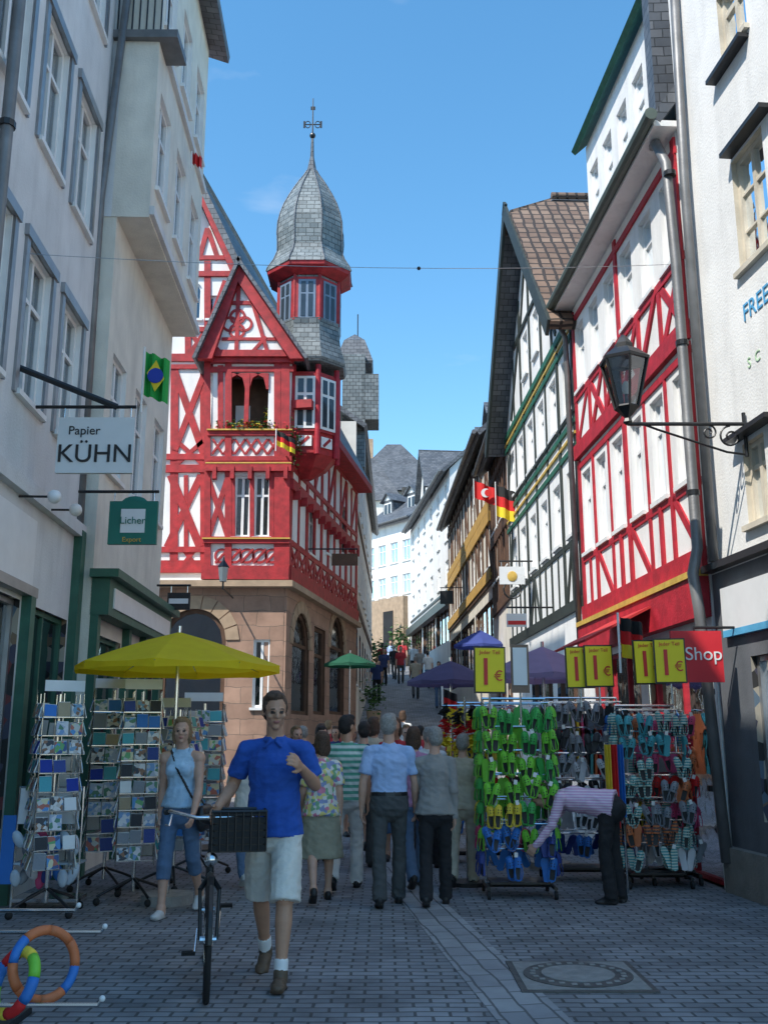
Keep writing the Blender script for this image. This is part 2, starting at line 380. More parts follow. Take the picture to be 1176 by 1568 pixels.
# ================= CORNER HOUSE (red timber)
b=Bld('red_half_timbered_corner_house')
WT=WHITE
fr=Fac(b,(-7,22.6),(-2.35,22.6),'front_'); bay=Fac(b,(-4.05,21.9),(-2.2,21.9),'bay_'); sd=Fac(b,(-2.2,22.0),(-.87,30.3),'side_')
GZ=5.0
gs=Fac(b,(-7,22.05),(-2.25,22.05),'ground_')
a0=gs.at(248,985)[0]; a1=gs.at(346,985)[0]
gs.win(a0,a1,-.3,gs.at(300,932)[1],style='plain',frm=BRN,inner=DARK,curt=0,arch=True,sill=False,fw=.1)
s0=gs.at(388,1000)[0]; s1=gs.at(414,1000)[0]; gs.win(s0,s1,2.2,3.7,style='cross',curt=0)
gs.wall(STONE,[(0,-.5),(gs.L,-.5),(gs.L,GZ-.12),(0,GZ-.12)]); 
for i in range(9):
    a=math.pi*(i+.5)/9; cc=((a0+a1)/2,gs.at(300,932)[1]-(a1-a0)/2); r=(a1-a0)/2
    gs.prism('arch_stones',STONEP,[(cc[0]+q*math.cos(t),cc[1]+q*math.sin(t)) for q,t in((r,a-.16),(r+.3,a-.16),(r+.3,a+.16),(r,a+.16))],-.02,.03+.002*(i%2))
gd=Fac(b,(-2.2,22.05),(-.85,30.3),'side_ground_')
for xc,w,yt in((460,26,938),(489,17,962),(516,22,944)):
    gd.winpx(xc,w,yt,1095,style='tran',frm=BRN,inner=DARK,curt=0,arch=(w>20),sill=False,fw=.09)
gd.wall(STONE,[(0,-.5),(gd.L,-.5),(gd.L,GZ-.12),(0,GZ-.12)])
for xc,w,yt in((460,26,938),(516,22,944)):
    q0=gd.at(xc-w/2,1010)[0];q1=gd.at(xc+w/2,1010)[0]; z=gd.at(xc,yt)[1]; r=(q1-q0)/2
    for i in range(9):
        a=math.pi*(i+.5)/9; gd.prism('arch_stones',STONEP,[((q0+q1)/2+q*math.cos(t),z-r+q*math.sin(t)) for q,t in((r,a-.16),(r+.28,a-.16),(r+.28,a+.16),(r,a+.16))],-.02,.03+.002*(i%2))
b.add('body',STONEP,box((-4.6,26.5,2.2),(4.2,7.0,5.4)))
b.add('stone_cornice',STONEP,slab([(-7,21.75,GZ),(-2.05,21.75,GZ),(-.7,30.3,GZ),(-7,30.3,GZ)],.14))
ap=fr.at(305,288)
eR=fr.L
fr.winpx(296,26,432,488,arch=True,style='mull',curt=0,sill=True); fr.winpx(327,17,452,488,style='mull',curt=0)
fr.wall(WT,[(0,GZ),(eR,GZ),(eR,9.6),(ap[0],ap[1]-.35),(0,9.6)])
b.add('body_upper',WT,box((-4.4,26.9,7.3),(4.0,6.9,4.5)))
R=RED
for y,w in((548,.2),(562,.12),(700,.14),(718,.2),(842,.14),(868,.3),(505,.13),(420,.14),(395,.12)):
    z=fr.at(290,y)[1]; half=10 if z<9.6 else max(.3,(ap[1]-z)/(ap[1]-9.6)*(eR-ap[0]))
    fr.hb(R,z,w,max(0,ap[0]-half),min(fr.L-.02,ap[0]+half),o=.05)
for a,c,w in(((268,562),(266,866),.2),((313,562),(313,866),.2),((288,400),(288,548),.16),((318,400),(318,548),.16),((345,440),(345,548),.15),
             ((268,570),(312,695),.16),((312,575),(268,690),.14),((262,728),(306,838),.19),((308,728),(256,838),.17),((285,728),(285,838),.1),
             ((320,500),(345,430),.12),((290,505),(316,545),.12),((316,505),(290,545),.12),((270,675),(312,712),.1),((312,675),(270,712),.1),((318,350),(305,398),.12),((318,350),(334,398),.12),((280,840),(300,866),.1),((300,840),(280,866),.1)):
    fr.beam(R,a,c,w)
for q in((eR+.15,9.45),(2*ap[0]-eR-.15,9.45)):
    fr.prism('bargeboards',R,[(ap[0],ap[1]+.1),(q[0],q[1]+.1),(q[0],q[1]-.28),(ap[0],ap[1]-.3)],.0,.3)
def W3(s,z,Y): return V((-7+s,Y,z))
b.add('roof',SLATE,slab([W3(ap[0],ap[1]+.3,22.2),W3(eR+.45,9.45,22.2),V((-.4,30.4,9.45)),V((-3.6,30.4,ap[1]+.3))],.16))
b.add('roof',SLATE,slab([W3(ap[0],ap[1]+.3,22.2),W3(2*ap[0]-eR-.45,9.2,22.2),V((-8,30.4,9.2)),V((-3.6,30.4,ap[1]+.3))],.16))
wz=lambda y:bay.at(380,y)[1]
bay.winpx(371,25,728,822,style='cross',curt=.9); bay.winpx(401,25,728,822,style='cross',curt=.9)
lo=[bay.at(346,610)[0],bay.at(411,610)[0],wz(662),wz(572)]
bay.holes.append([(lo[0],lo[2]),(lo[1],lo[2]),(lo[1],lo[3]),(lo[0],lo[3])])
bay.wall(WT,[(0,GZ),(bay.L,GZ),(bay.L,wz(548)),(0,wz(548))],back=.7)
b.add('loggia',BRN,box((-3.1,22.55,wz(615)),(1.5,.06,1.6)))
b.add('loggia',FRM,box((-3.4,22.48,wz(640)),(.35,.04,1.0)))
bay.vb(R,(lo[0]+lo[1])/2,lo[2],lo[3],.1,o=.06)
for x0,x1 in((lo[0],(lo[0]+lo[1])/2),((lo[0]+lo[1])/2,lo[1])):
    for sg,xx in((1,x0),(-1,x1)):
        bay.prism('arch_braces',R,[(xx,lo[3]),(xx+sg*.32,lo[3]),(xx+sg*.12,lo[3]-.12),(xx+sg*.05,lo[3]-.4),(xx,lo[3]-.4)],-.05,.05)
for y,w,o in((548,.3,.12),(566,.14,.05),(664,.13,.08),(703,.12,.06),(716,.22,.12),(828,.14,.09),(878,.3,.12)):
    bay.hb(R,wz(y),w,-.06,bay.L+.06,o=o)
for y in(660,711,826): bay.hb(GOLD,wz(y),.03,-.07,bay.L+.07,o=.14)
for x in(318,350,425,437): bay.beam(R,(x,548),(x,884),.15 if x!=437 else .2,o=.05)
bay.beam(R,(338,560),(338,660),.13)
for x in(357,386,416): bay.beam(R,(x,722),(x,826),.1,o=.035)
def ringf(fc,cx,cy,r,w,mat=R,a0=0,a1=2*math.pi,n=18):
    for i in range(n):
        t0=a0+(a1-a0)*i/n;t1=a0+(a1-a0)*(i+1)/n
        fc.prism('timber',mat,[(cx+q*math.cos(t),cy+q*math.sin(t)) for q,t in((r-w/2,t0),(r+w/2,t0),(r+w/2,t1),(r-w/2,t1))],-.01,.026+.0005*(i%2))
zc=(wz(835)+wz(868))/2
for i in range(5):
    xx=bay.L*(.2+.155*i); ringf(bay,xx,zc,.15,.05)
    bay.beam(R,(xx-.14,zc-.16),(xx+.14,zc+.16),.05,False)
zc=(wz(670)+wz(698))/2
for i in range(7):
    xx=bay.L*(.07+.14*i)+.05
    bay.beam(R,(xx-.12,zc-.18),(xx+.12,zc+.18),.05,False); bay.beam(R,(xx+.12,zc-.18),(xx-.12,zc+.18),.05,False)
for a,c in(((320,735),(348,820)),((348,735),(320,820))): bay.beam(R,a,c,.12)
for i in range(5):
    xx=.1+i*.41; bay.prism('brackets',R,[(xx,wz(716)),(xx+.09,wz(716)),(xx+.09,wz(735)),(xx,wz(735))],0,.16)
b.add('bay_cheeks',WT,box((-4.03,22.25,wz(700)),(.06,.66,wz(548)-GZ)))
A=bay.at(368,415); Bq=(-.35,wz(556)); Cq=(bay.L+.35,wz(556))
gp=Fac(b,(-4.05,21.75),(-2.2,21.75),'gable_')
gp.prism('infill',WT,[(-.1,wz(545)),(bay.L+.1,wz(545)),(A[0],A[1]-.2)],-1.5,0)
for q in(Bq,Cq):
    sg=1 if q is Cq else -1
    gp.prism('bargeboards',R,[(A[0],A[1]+.1),(q[0],q[1]),(q[0]-sg*.36,q[1]),(A[0],A[1]-.42)],-.02,.16)
    b.add('gable_roof',SLATE,slab([gp.w((A[0],A[1]+.18),.3),gp.w((q[0]+sg*.08,q[1]-.02),.3),gp.w((q[0]+sg*.08,q[1]-.02),-2.5),gp.w((A[0],A[1]+.18),-2.5)],.08))
gz=wz(500)
for cx,cy in((-.17,-.02),(.17,-.02),(0,.17),(0,-.2)):
    ringf(gp,A[0]+cx,gz+.02+cy,.17,.06)
gp.beam(R,(A[0],wz(548)),(A[0],A[1]-.3),.1,False); gp.hb(R,wz(545),.16,.02,bay.L-.02,.05); gp.hb(R,wz(523),.07,.2,bay.L-.2,.03); gp.hb(R,wz(468),.09,A[0]-.4,A[0]+.4,.03)
for sg in(-1,1):
    gp.beam(R,(A[0]+sg*.75,wz(545)),(A[0]+sg*.35,wz(468)),.09,False)
    gp.beam(R,(A[0]+sg*.35,wz(545)),(A[0]+sg*.7,wz(520)),.08,False)
for xc,w in((478,11),(504,9),(527,8)): sd.winpx(xc,w,775,850,style='cross',curt=.6)
sd.winpx(533,7,690,740,style='cross',curt=0)
sd.wall(WT,[(0,GZ),(sd.L,GZ),(sd.L,9.3),(0,9.3)],back=.4)
sd.hb(R,GZ+.2,.34,o=.09); sd.hb(R,GZ+.95,.13); sd.hb(R,7.3,.26,o=.1); sd.hb(R,7.75,.12); sd.hb(R,9.2,.2)
for i in range(11):
    x=.1+i*(sd.L-.2)/10; sd.vb(R,x,GZ,9.2,.2 if i%2==0 else .13)
    if i<10:
        sd.beam(R,(x,GZ+.3),(x+.8,GZ+.9),.11,False); sd.beam(R,(x+.8,GZ+.3),(x,GZ+.9),.1,False)
        if i%2: sd.beam(R,(x,7.8),(x+.8,9.1),.12,False)
sd.rect('eaves',R,0,sd.L,9.15,9.35,0,.5)
for i in range(12): sd.rect('brackets',R,.3+i*.68,.4+i*.68,7.0,7.2,0,.2)
TX,TY=-1.88,22.9
def zt(y): return PY(468,y,TY)[2]
def rt(px,y): z=zt(y); d=TY*CT+(z-H)*ST; return px*d/F/.962
b.add('turret_lower',RED,lathe((TX,TY,0),[(rt(8,735),zt(735)),(rt(30,722),zt(722)),(rt(45,705),zt(705)),(rt(47,585),zt(585))]))
b.add('turret_skirt',SLATEL,lathe((TX,TY,0),[(rt(57,570),zt(572)),(rt(60,568),zt(566)),(rt(52,540),zt(540)),(rt(48,515),zt(515)),(rt(50,505),zt(505))]))
b.add('turret_body',SLATEL,lathe((TX,TY,0),[(rt(47,510),zt(508)),(rt(47,425),zt(423))]))
b.add('turret_eave',RED,lathe((TX,TY,0),[(rt(50,440),zt(441)),(rt(64,432),zt(432)),(rt(65,428),zt(427))]))
prof=[(rt(66,428),zt(427)),(rt(64,424),zt(421)),(rt(55,410),zt(407)),(rt(50,396),zt(394)),(rt(50,380),zt(380)),(rt(51,366),zt(366)),(rt(50,350),zt(350)),(rt(46.5,335),zt(335)),(rt(41,320),zt(320)),(rt(33.5,305),zt(305)),(rt(26,292),zt(292)),(rt(18.5,280),zt(280)),(rt(12,271),zt(271)),(rt(7,262),zt(262))]
b.add('turret_cupola',SLATEL,lathe((TX,TY,0),prof))
b.add('turret_finial',SLATE,lathe((TX,TY,0),[(rt(8,262),zt(264)),(rt(3,240),zt(240)),(rt(2,212),zt(212))]))
for k in range(8):
    a=math.pi/8+k*math.pi/4; b.add('cupola_hips',SLATE,tube([(TX+(r+.005)*math.cos(a),TY+(r+.005)*math.sin(a),z) for r,z in prof],.022,6))
b.add('turret_finial',BLACK,sph((TX,TY,zt(255)),.09)); b.add('turret_finial',BLACK,sph((TX,TY,zt(207)),.08))
b.add('weather_vane',BLACK,cyl((TX,TY,zt(212)),(TX,TY,zt(150)),.022,.012))
zz=zt(190); b.add('weather_vane',BLACK,tube([(TX-.22,TY,zz),(TX+.22,TY,zz)],.015))
for sg in(-1,1): 
    b.add('weather_vane',BLACK,tube([(TX+sg*.13+.07*math.cos(t),TY,zz+.1*math.sin(t)) for t in [i*.52 for i in range(12)]],.012,6,True))
    b.add('weather_vane',BLACK,box((TX+sg*.22,TY,zz),(.05,.02,.2)))
b.add('weather_vane',BLACK,box((TX+.0,TY,zt(165)),(.12,.015,.1)))
BLG=M('blue_grey_paint',(.16,.22,.3),.5,.15,5,.05); GL2=M('dark_glass',(.04,.055,.07),.05,.2,2,0)
def twin(ang,y0,y1,w,px,frm,gl):
    a=math.radians(ang); n=V((math.cos(a),math.sin(a),0)); t=V((-n.y,n.x,0)); ap_=rt(px,(y0+y1)/2)*math.cos(math.pi/8)
    c=V((TX,TY,(zt(y0)+zt(y1))/2)); h=zt(y0)-zt(y1)
    R_=Matrix((t,n,V((0,0,1)))).transposed()
    b.add('turret_windows',RED,box(c+n*(ap_+.0),(w+.2,.05,h+.2),R_))
    b.add('turret_windows',frm,box(c+n*(ap_+.015),(w+.06,.05,h+.06),R_)); 
    for i in(-1,1):
        for k,(zo,hh) in enumerate(((-.17,.6),(.33,.28))): b.add('turret_windows',gl,box(c+n*(ap_+.025)+t*i*w/4+V((0,0,zo*h)),(w/2-.07,.05,h*hh),R_))
for an in(-90,-45,-135,0): twin(an,450,505,.36,47,BLG,GL2)
for an in(-45,-90): twin(an,594,668,.42,47,FRM,GL2)
for k in range(8):
    a=math.pi/8+k*math.pi/4
    b.add('turret_posts',RED,cyl((TX+rt(47,500)*math.cos(a),TY+rt(47,500)*math.sin(a),zt(508)),(TX+rt(47,500)*math.cos(a),TY+rt(47,500)*math.sin(a),zt(430)),.045))
    b.add('turret_posts',RED2,cyl((TX+rt(47,640)*math.cos(a),TY+rt(47,640)*math.sin(a),zt(708)),(TX+rt(47,640)*math.cos(a),TY+rt(47,640)*math.sin(a),zt(575)),.07))
for k in range(8):
    a=k*math.pi/4; n=V((math.cos(a),math.sin(a),0)); t=V((-n.y,n.x,0)); R_=Matrix((t,n,V((0,0,1)))).transposed(); ap_=rt(47,690)*math.cos(math.pi/8)
    b.add('turret_panels',WT,box(V((TX,TY,zt(688)))+n*ap_,(.34,.03,.26),R_)); b.add('turret_panels',RED,box(V((TX,TY,zt(688)))+n*(ap_+.01),(.07,.03,.3),R_@Matrix.Rotation(.8,3,'Y')))
LEAF=M('leaf_green',(.06,.14,.03),.7,.4,20,.2); FLW=M('geranium_red',(.6,.03,.04),.6,.3,20,0); FLY=M('yellow_flower',(.75,.55,.05),.6,.3,20,0)
def foliage(bb,part,c,ext,n,mats,sz=.05):
    for i in range(n):
        p=V(c)+V([random.gauss(0,.4)*e for e in ext]); R_=Matrix.Rotation(random.uniform(0,6),3,'Z')@Matrix.Rotation(random.uniform(-1.2,1.2),3,'X')
        s_=sz*random.uniform(.6,1.4); m=random.choice(mats)
        vv=[p+R_@V(q) for q in((-s_*.5,0,0),(0,-s_*.3,.01),(s_*.5,0,0),(0,s_*.3,.01))]
        bb.add(part,m,(vv,[(0,1,2,3)]))
foliage(b,'flower_boxes',(-3.2,21.85,wz(652)),(.9,.15,.15),260,[LEAF,LEAF,LEAF,FLY,FLW],.09)
foliage(b,'flower_boxes',(-2.1,22.0,wz(680)),(.25,.3,.6),260,[LEAF,LEAF,LEAF,FLW],.09)
foliage(b,'flower_boxes',(-2.75,22.2,wz(635)),(.25,.2,.4),160,[LEAF,LEAF,FLY],.08)
b.finish()
# ============== slate house behind corner house
b=Bld('slate_clad_house'); f=Fac(b,(-.9,30.4),(-.6,48))
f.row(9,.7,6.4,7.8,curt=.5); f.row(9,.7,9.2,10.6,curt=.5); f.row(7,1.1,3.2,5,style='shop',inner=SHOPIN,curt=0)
f.wall(WARM,rectpoly(f,-.5,11.6)); f.body(SLATEL,-.5,11.6,6)
for z in(5.7,8.6): f.hb(BRN,z,.22)
q=PY(546,520,31); q0=PY(522,520,31).x; q1=PY(572,520,31).x; zb=PY(546,690,31).z
b.add('slate_tower',SLATEL,box(((q0+q1)/2-.1,31.6,(q.z+zb)/2-.6),(q1-q0-.35,1.6,q.z-zb)))
b.add('slate_tower',SLATE,lathe(((q0+q1)/2-.1,31.6,0),[(.85,q.z-.85),(.9,q.z-.75),(.5,q.z+.1),(.02,q.z+.45)],4,math.pi/4))
b.add('slate_tower',SLATEL,box((-.45,31.4,PY(560,610,31).z),(.55,1.2,1.6)))
b.add('finial',BLACK,cyl(((q0+q1)/2,31.6,q.z+.4),((q0+q1)/2,31.6,q.z+1.2),.02))
b.add('roof',SLATE,slab([f.w((0,11.5),.35),f.w((f.L,11.5),.35),f.w((f.L,14),-3),f.w((0,14),-3)],.15))
b.finish()
# ============== generic background houses
def house(name,A_,B_,z1,wmat,rows,frm=None,roofh=3,rdep=3,rmat=SLATE,depth=7,shop=True,timber=None,dorm=0,curt=.5,gutter=True):
    b=Bld(name); f=Fac(b,A_,B_); z0=min(zg(A_[1]),zg(B_[1]))-.6; gz=max(zg(A_[1]),zg(B_[1]))
    for n,w,za,zb_ in rows: f.row(n,w,za,zb_,style='cross',frm=frm,curt=curt)
    if shop: f.row(3,f.L/3-.35,gz+.3,gz+2.3,style='shop',frm=BRN,inner=SHOPIN,curt=0,sill=False)
    f.wall(wmat,rectpoly(f,z0,z1)); f.body(wmat,z0,z1,depth)
    b.add('roof',rmat,slab([f.w((-.15,z1-.1),.4),f.w((f.L+.15,z1-.1),.4),f.w((f.L,z1+roofh),-rdep),f.w((0,z1+roofh),-rdep)],.15))
    b.add('roof',rmat,slab([f.w((0,z1+roofh),-rdep),f.w((f.L,z1+roofh),-rdep),f.w((f.L,z1),-2*rdep),f.w((0,z1),-2*rdep)],.15))
    for xx in(0,f.L): b.add('gable_walls',wmat,slab([f.w((xx,z1),0),f.w((xx,z1+roofh-.1),-rdep),f.w((xx,z1),-2*rdep)],.02))
    if gutter: b.add('gutter',ZINC,cyl(f.w((-.1,z1-.1),.46),f.w((f.L+.1,z1-.1),.46),.07))
    for i in range(dorm):
        x=f.L*(i+.5)/dorm; o=-rdep*.3
        f.rect('dormers',SLATE,x-.5,x+.5,z1+.3,z1+1.8,o-1.5,o+.3); f.rect('dormers',FRM,x-.38,x+.38,z1+.6,z1+1.6,o+.3,o+.33)
        for sg in(-1,1): f.rect('dormers',GL2,x+sg*.18-.14,x+sg*.18+.14,z1+.68,z1+1.52,o+.33,o+.34)
        for sg in(-1,1): b.add('dormers',SLATE,slab([f.w((x+sg*.65,z1+1.7),o+.5),f.w((x,z1+2.3),o+.5),f.w((x,z1+2.3),o-1.8),f.w((x+sg*.65,z1+1.7),o-1.8)],.06))
        f.prism('dormers',FRM,[(x-.5,z1+1.8),(x+.5,z1+1.8),(x,z1+2.25)],o-.5,o+.3)
    if timber: timber(f,b,z0,z1,gz)
    return b,f
def zat(px,py,Y): return PY(px,py,Y).z
b,f=house('white_end_house',(1.7,57),(-1.2,61),zat(600,795,58),WHITE,[(4,.75,zat(600,910,58),zat(600,880,58)),(4,.75,zat(600,860,58),zat(600,828,58))],roofh=3.4,rdep=4,dorm=2,shop=False)
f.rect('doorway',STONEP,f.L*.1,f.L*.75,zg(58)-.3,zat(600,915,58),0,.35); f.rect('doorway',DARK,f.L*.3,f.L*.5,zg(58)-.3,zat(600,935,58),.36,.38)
b.finish()
def tF2(f,b,z0,z1,gz):
    f.rect('shop_fascia',BLACK,0,f.L,zat(660,950,48),zat(660,938,48),0,.3)
    f.hb(BLACK,zat(660,925,48),.12)
    x=f.L*.55; f.prism('cross_gable',WHITE,[(x-1.6,z1-.1),(x+1.6,z1-.1),(x+1.6,z1+.9),(x,z1+2.9),(x-1.6,z1+.9)],-2.5,.05)
    for sg in(-1,1): b.add('cross_gable_roof',SLATE,slab([f.w((x,z1+3.1),.35),f.w((x+sg*1.95,z1+.6),.35),f.w((x+sg*1.95,z1+.6),-3),f.w((x,z1+3.1),-3)],.1))
    f.rect('gable_window',GL2,x-.4,x+.4,z1+.5,z1+1.6,.05,.07)
b,f=house('white_gabled_house',(2.95,42.5),(1.55,56),zat(660,762,48),WHITE,[(6,.8,zat(660,915,48),zat(660,882,48)),(6,.8,zat(660,855,48),zat(660,820,48)),(6,.7,zat(660,800,48),zat(660,776,48))],frm=FRM,roofh=3,timber=tF2,shop=True,curt=.2); b.finish()
def timb(mat,zs,n=9,w=.2):
    def fn(f,b,z0,z1,gz):
        for z,ww in zs: f.hb(mat,z,ww,o=.06)
        for i in range(n+1):
            x=.08+(f.L-.16)*i/n; f.vb(mat,x,zs[0][0],z1,w)
        for k in range(len(zs)-1):
            za,zb_=zs[k][0],zs[k+1][0]
            for i in range(0,n,3):
                x=.08+(f.L-.16)*i/n; f.beam(mat,(x,za),(x+f.L/n,zb_),w*.8,False)
    return fn
Y0=33; z1=zat(722,730,Y0)
b,f=house('ochre_timbered_house',(3.1,27.6),(2.78,41.3),z1,CREAM,[(7,.85,zat(722,905,Y0),zat(722,855,Y0)),(7,.85,zat(722,820,Y0),zat(722,765,Y0))],roofh=3,dorm=5,timber=timb(BRN,[(zat(722,925,Y0),.25),(zat(722,912,Y0),.2),(zat(722,832,Y0),.2),(zat(722,748,Y0),.2)],n=14,w=.13),curt=.3)
for y in(918,842,826): f.hb(OCH,zat(722,y,Y0),.34,o=.085,part='ochre_bands')
b.add('chimney',STONEP,box((4.6,36,z1+3.2),(.8,.8,1.8))); b.add('chimney',BLACK,box((4.6,36,z1+4.15),(.9,.9,.12)))
b.finish()
Y0=25.5; z1=zat(770,690,Y0)
b,f=house('brown_timbered_house',(3.08,23.6),(3.1,27.5),z1,CREAM,[(4,.6,zat(770,880,Y0),zat(770,830,Y0)),(4,.6,zat(770,800,Y0),zat(770,745,Y0))],roofh=3,dorm=1,timber=timb(BRN,[(zat(770,925,Y0),.25),(zat(770,815,Y0),.3),(zat(770,720,Y0),.2)],n=8,w=.14),curt=.3); b.finish()
for nm,px,w,yb,yt,Y in(('slate_roof_house',604,9,745,660,80),('slate_roof_house',568,5,760,690,75),('slate_roof_house',700,8,740,680,70),):
    b=Bld(nm); c=PY(px,yb,Y); zt_=PY(px,yt,Y).z
    b.add('walls',WARM,box((c.x,Y+w/2,c.z/2),(w*.9,w*.9,c.z))); b.add('roof',SLATE,lathe((c.x,Y+w/2,0),[(w*.72,c.z-.3),(w*.1,zt_)],4,math.pi/4)); 
    b.add('chimney',STONEP,box((c.x-w*.25,Y+w/2,zt_-.5),(.8,.8,2.2))); b.finish()
# ============== R3 green/black timber gabled
b=Bld('green_timbered_gable_house'); f=Fac(b,(3.3,16.05),(3.05,23.5))
sp=19.9-16.05
f.row(6,.6,5.0,6.15,curt=.7,s1=f.L-.2); f.row(6,.6,7.15,8.25,curt=.7,s1=f.L-.2); f.win(sp-.9,sp-.35,9.4,10.4); f.win(sp+.35,sp+.9,9.4,10.4)
f.win(.3,2.4,.4,2.8,style='shop',frm=BRN,inner=SHOPIN,curt=0,sill=False); f.win(2.8,5,.6,2.8,style='shop',frm=BRN,inner=SHOPIN,curt=0,sill=False)
f.wall(WHITE,[(0,-.5),(f.L,-.5),(f.L,8.9),(sp,12.9),(0,8.9)]); f.body(WHITE,-.5,8.8,7)
f.hb(BLK,3.75,.2,o=.05); f.hb(BLK,4.85,.09,o=.02); f.hb(GRN,6.45,.1,o=.03); f.hb(GRN,6.9,.1,o=.03); f.hb(GOLD,6.67,.05,o=.03); f.hb(BLK,7.08,.07,o=.03); f.hb(GRN,8.45,.1,o=.03); f.hb(GRN,8.8,.14,o=.03); f.hb(GOLD,8.62,.05,o=.04); f.hb(BLK,10.6,.1,sp-2,sp+2)
for i in range(7):
    x=.08+(f.L-.36)*i/6; f.vb(BLK,x,3.7,8.8,.11,o=.02)
    if i<6:
        m_=x+(f.L-.36)/12; f.vb(BLK,m_,3.75,4.85,.08,o=.02)
        if i%3==0: f.beam(BLK,(x+.05,3.8),(m_,4.85),.09,False,o=.02); f.beam(BLK,(x+1.1,3.8),(m_,4.85),.09,False,o=.02)
    if i in(0,6): 
        q_=.35 if i==0 else -.35; f.beam(BLK,(x,4.9),(x+q_,6.4),.09,False,o=.02); f.beam(BLK,(x,7.1),(x+q_,8.4),.09,False,o=.02)
for x in(-2.2,-1.2,0,1.2,2.2): f.vb(BLK,sp+x,8.9,12.7-abs(x)*1.05,.11,o=.02)
for sg in(-1,1): f.beam(BLK,(sp+sg*.1,12.2),(sp+sg*1.1,10.6),.1,False); f.beam(BLK,(sp+sg*2.6,9),(sp+sg*1.3,10.6),.1,False)
for (ya,za),sg in(((-.35,8.55),0),((f.L+.35,8.55),1)):
    b.add('roof',TILE if sg==0 else SLATE,slab([f.w((ya,za),.45),f.w((sp+(-.55 if sg==0 else .55),12.75),.45),f.w((sp,13.4),-.6),f.w((sp,13.4),-8),f.w((ya,za),-8)],.16))
    b.add('bargeboards',BLK,slab([f.w((ya,za+.02),.5),f.w((sp,13.3),.5),f.w((sp,13.3),.44),f.w((ya,za+.02),.44)],.3))
b.add('roof',TILE,slab([f.w((sp-.6,12.75),.45),f.w((sp+.6,12.75),.45),f.w((sp,13.42),-.6)],.1))
b.add('ridge_tiles',TILE,cyl(f.w((sp,13.45),-.6),f.w((sp,13.45),-8),.1))
b.add('drainpipe',ZINC,tube([f.w((.0,8.8),.3),f.w((.02,8.4),.12),f.w((.02,3),.1)],.05),True)
b.finish()
# ============== R2 red timbered
b=Bld('red_timbered_shop_house'); f=Fac(b,(3.6,10.75),(3.3,16.0))
f.row(6,.5,7.3,8.45,curt=.8,style='tran'); f.row(6,.5,4.5,5.85,curt=.8,style='cross')
f.win(.2,2.2,.0,2.75,style='shop',frm=RED2,inner=SHOPIN,curt=0,sill=False); f.win(2.6,4.9,.3,2.75,style='shop',frm=RED2,inner=SHOPIN,curt=0,sill=False)
f.wall(WHITE,rectpoly(f,-.5,8.9)); f.body(WHITE,-.5,8.9,7)
f.hb(RED2,3.5,.28,o=.06); f.hb(RED2,4.4,.1,o=.02); f.hb(RED2,6.0,.1,o=.02); f.hb(RED2,6.25,.24,o=.07); f.hb(RED2,7.2,.11,o=.02); f.hb(RED2,8.62,.1,o=.02)
for i in range(7):
    x=.07+(f.L-.14)*i/6; 
    f.vb(RED2,x,6.3,8.8 if i%3==0 else 7.2,.12 if i%3==0 else .1,o=.02); f.vb(RED2,x,3.5,6.1 if i%3==0 else 4.4,.13 if i%3==0 else .1,o=.02)
    if i in(1,2,4,5): f.vb(RED2,x,4.4,6.0,.07,o=.015)
    if i<6:
        x1=x+(f.L-.14)/6
        if i%2==0: f.beam(RED2,(x+.05,6.35),(x1-.05,7.2),.12,False,o=.02); f.beam(RED2,(x1-.05,6.35),(x+.05,7.2),.11,False,o=.02)
        else: f.beam(RED2,(x1,6.35),(x+.1,7.2),.11,False,o=.02)
        if i%2==0: f.beam(RED2,(x+.05,3.6),(x1-.05,4.4),.11,False,o=.02)
        else: f.vb(RED2,(x+x1)/2,3.6,4.4,.1,o=.02)
f.rect('shop_fascia',RED2,0,f.L,2.85,3.3,-.01,.14); f.hb(GOLD,3.34,.07,o=.16,part='fascia_trim')
b.add('awning',M('red_canvas',(.5,.03,.03),.8,.2,4,.1),slab([f.w((1.6,3.2),.1),f.w((3.4,3.2),.1),f.w((3.4,2.75),1.0),f.w((1.6,2.75),1.0)],.03))
b.add('eaves',WHITE,slab([f.w((-.1,8.95),.3),f.w((f.L+.1,8.95),.3),f.w((f.L+.1,8.95),-.3),f.w((-.1,8.95),-.3)],.08))
b.add('gutter',M('green_zinc',(.09,.12,.1),.5,.2,4,.1),cyl(f.w((-.2,8.97),.36),f.w((f.L+.2,8.97),.36),.08))
b.add('roof',SLATE,slab([f.w((-.1,9.0),.33),f.w((f.L+.1,9.0),.33),f.w((f.L+.1,13.5),-3),f.w((-.1,13.5),-3)],.14))
d=Fac(b,(3.95,11.9),(3.7,16.0),'dormer_'); 
d.row(5,.5,10.1,11.5,style='tran',curt=.7,frm=FRM); d.wall(WHITE,rectpoly(d,9.1,12.1)); d.body(SLATE,9.0,12.1,3)
b.add('dormer_roof',GRN,slab([d.w((-.2,12.14),.22),d.w((d.L+.2,12.14),.22),d.w((d.L+.2,14.4),-2.2),d.w((-.2,14.4),-2.2)],.1))
b.add('dormer_cheek',SLATE,box((4.1,11.75,11),(.9,.3,2.4)))
b.finish()
sg=Bld('shop_sign')
sg.add('board',M('sign_red',(.6,.02,.03),.5,.1,3,0),box((3.2,10.1,2.36),(.52,.05,.52))); sg.add('bracket',BLACK,cyl((3.2,10.13,2.66),(3.75,10.13,2.66),.015)); sg.add('bracket',BLACK,cyl((3.2,10.13,2.5),(3.2,10.13,2.66),.01))
e=sg.finish((3.2,10.1,2.36)); text(e,'\u20acShop',(3.2,10.07,2.38),.19,WHMET)
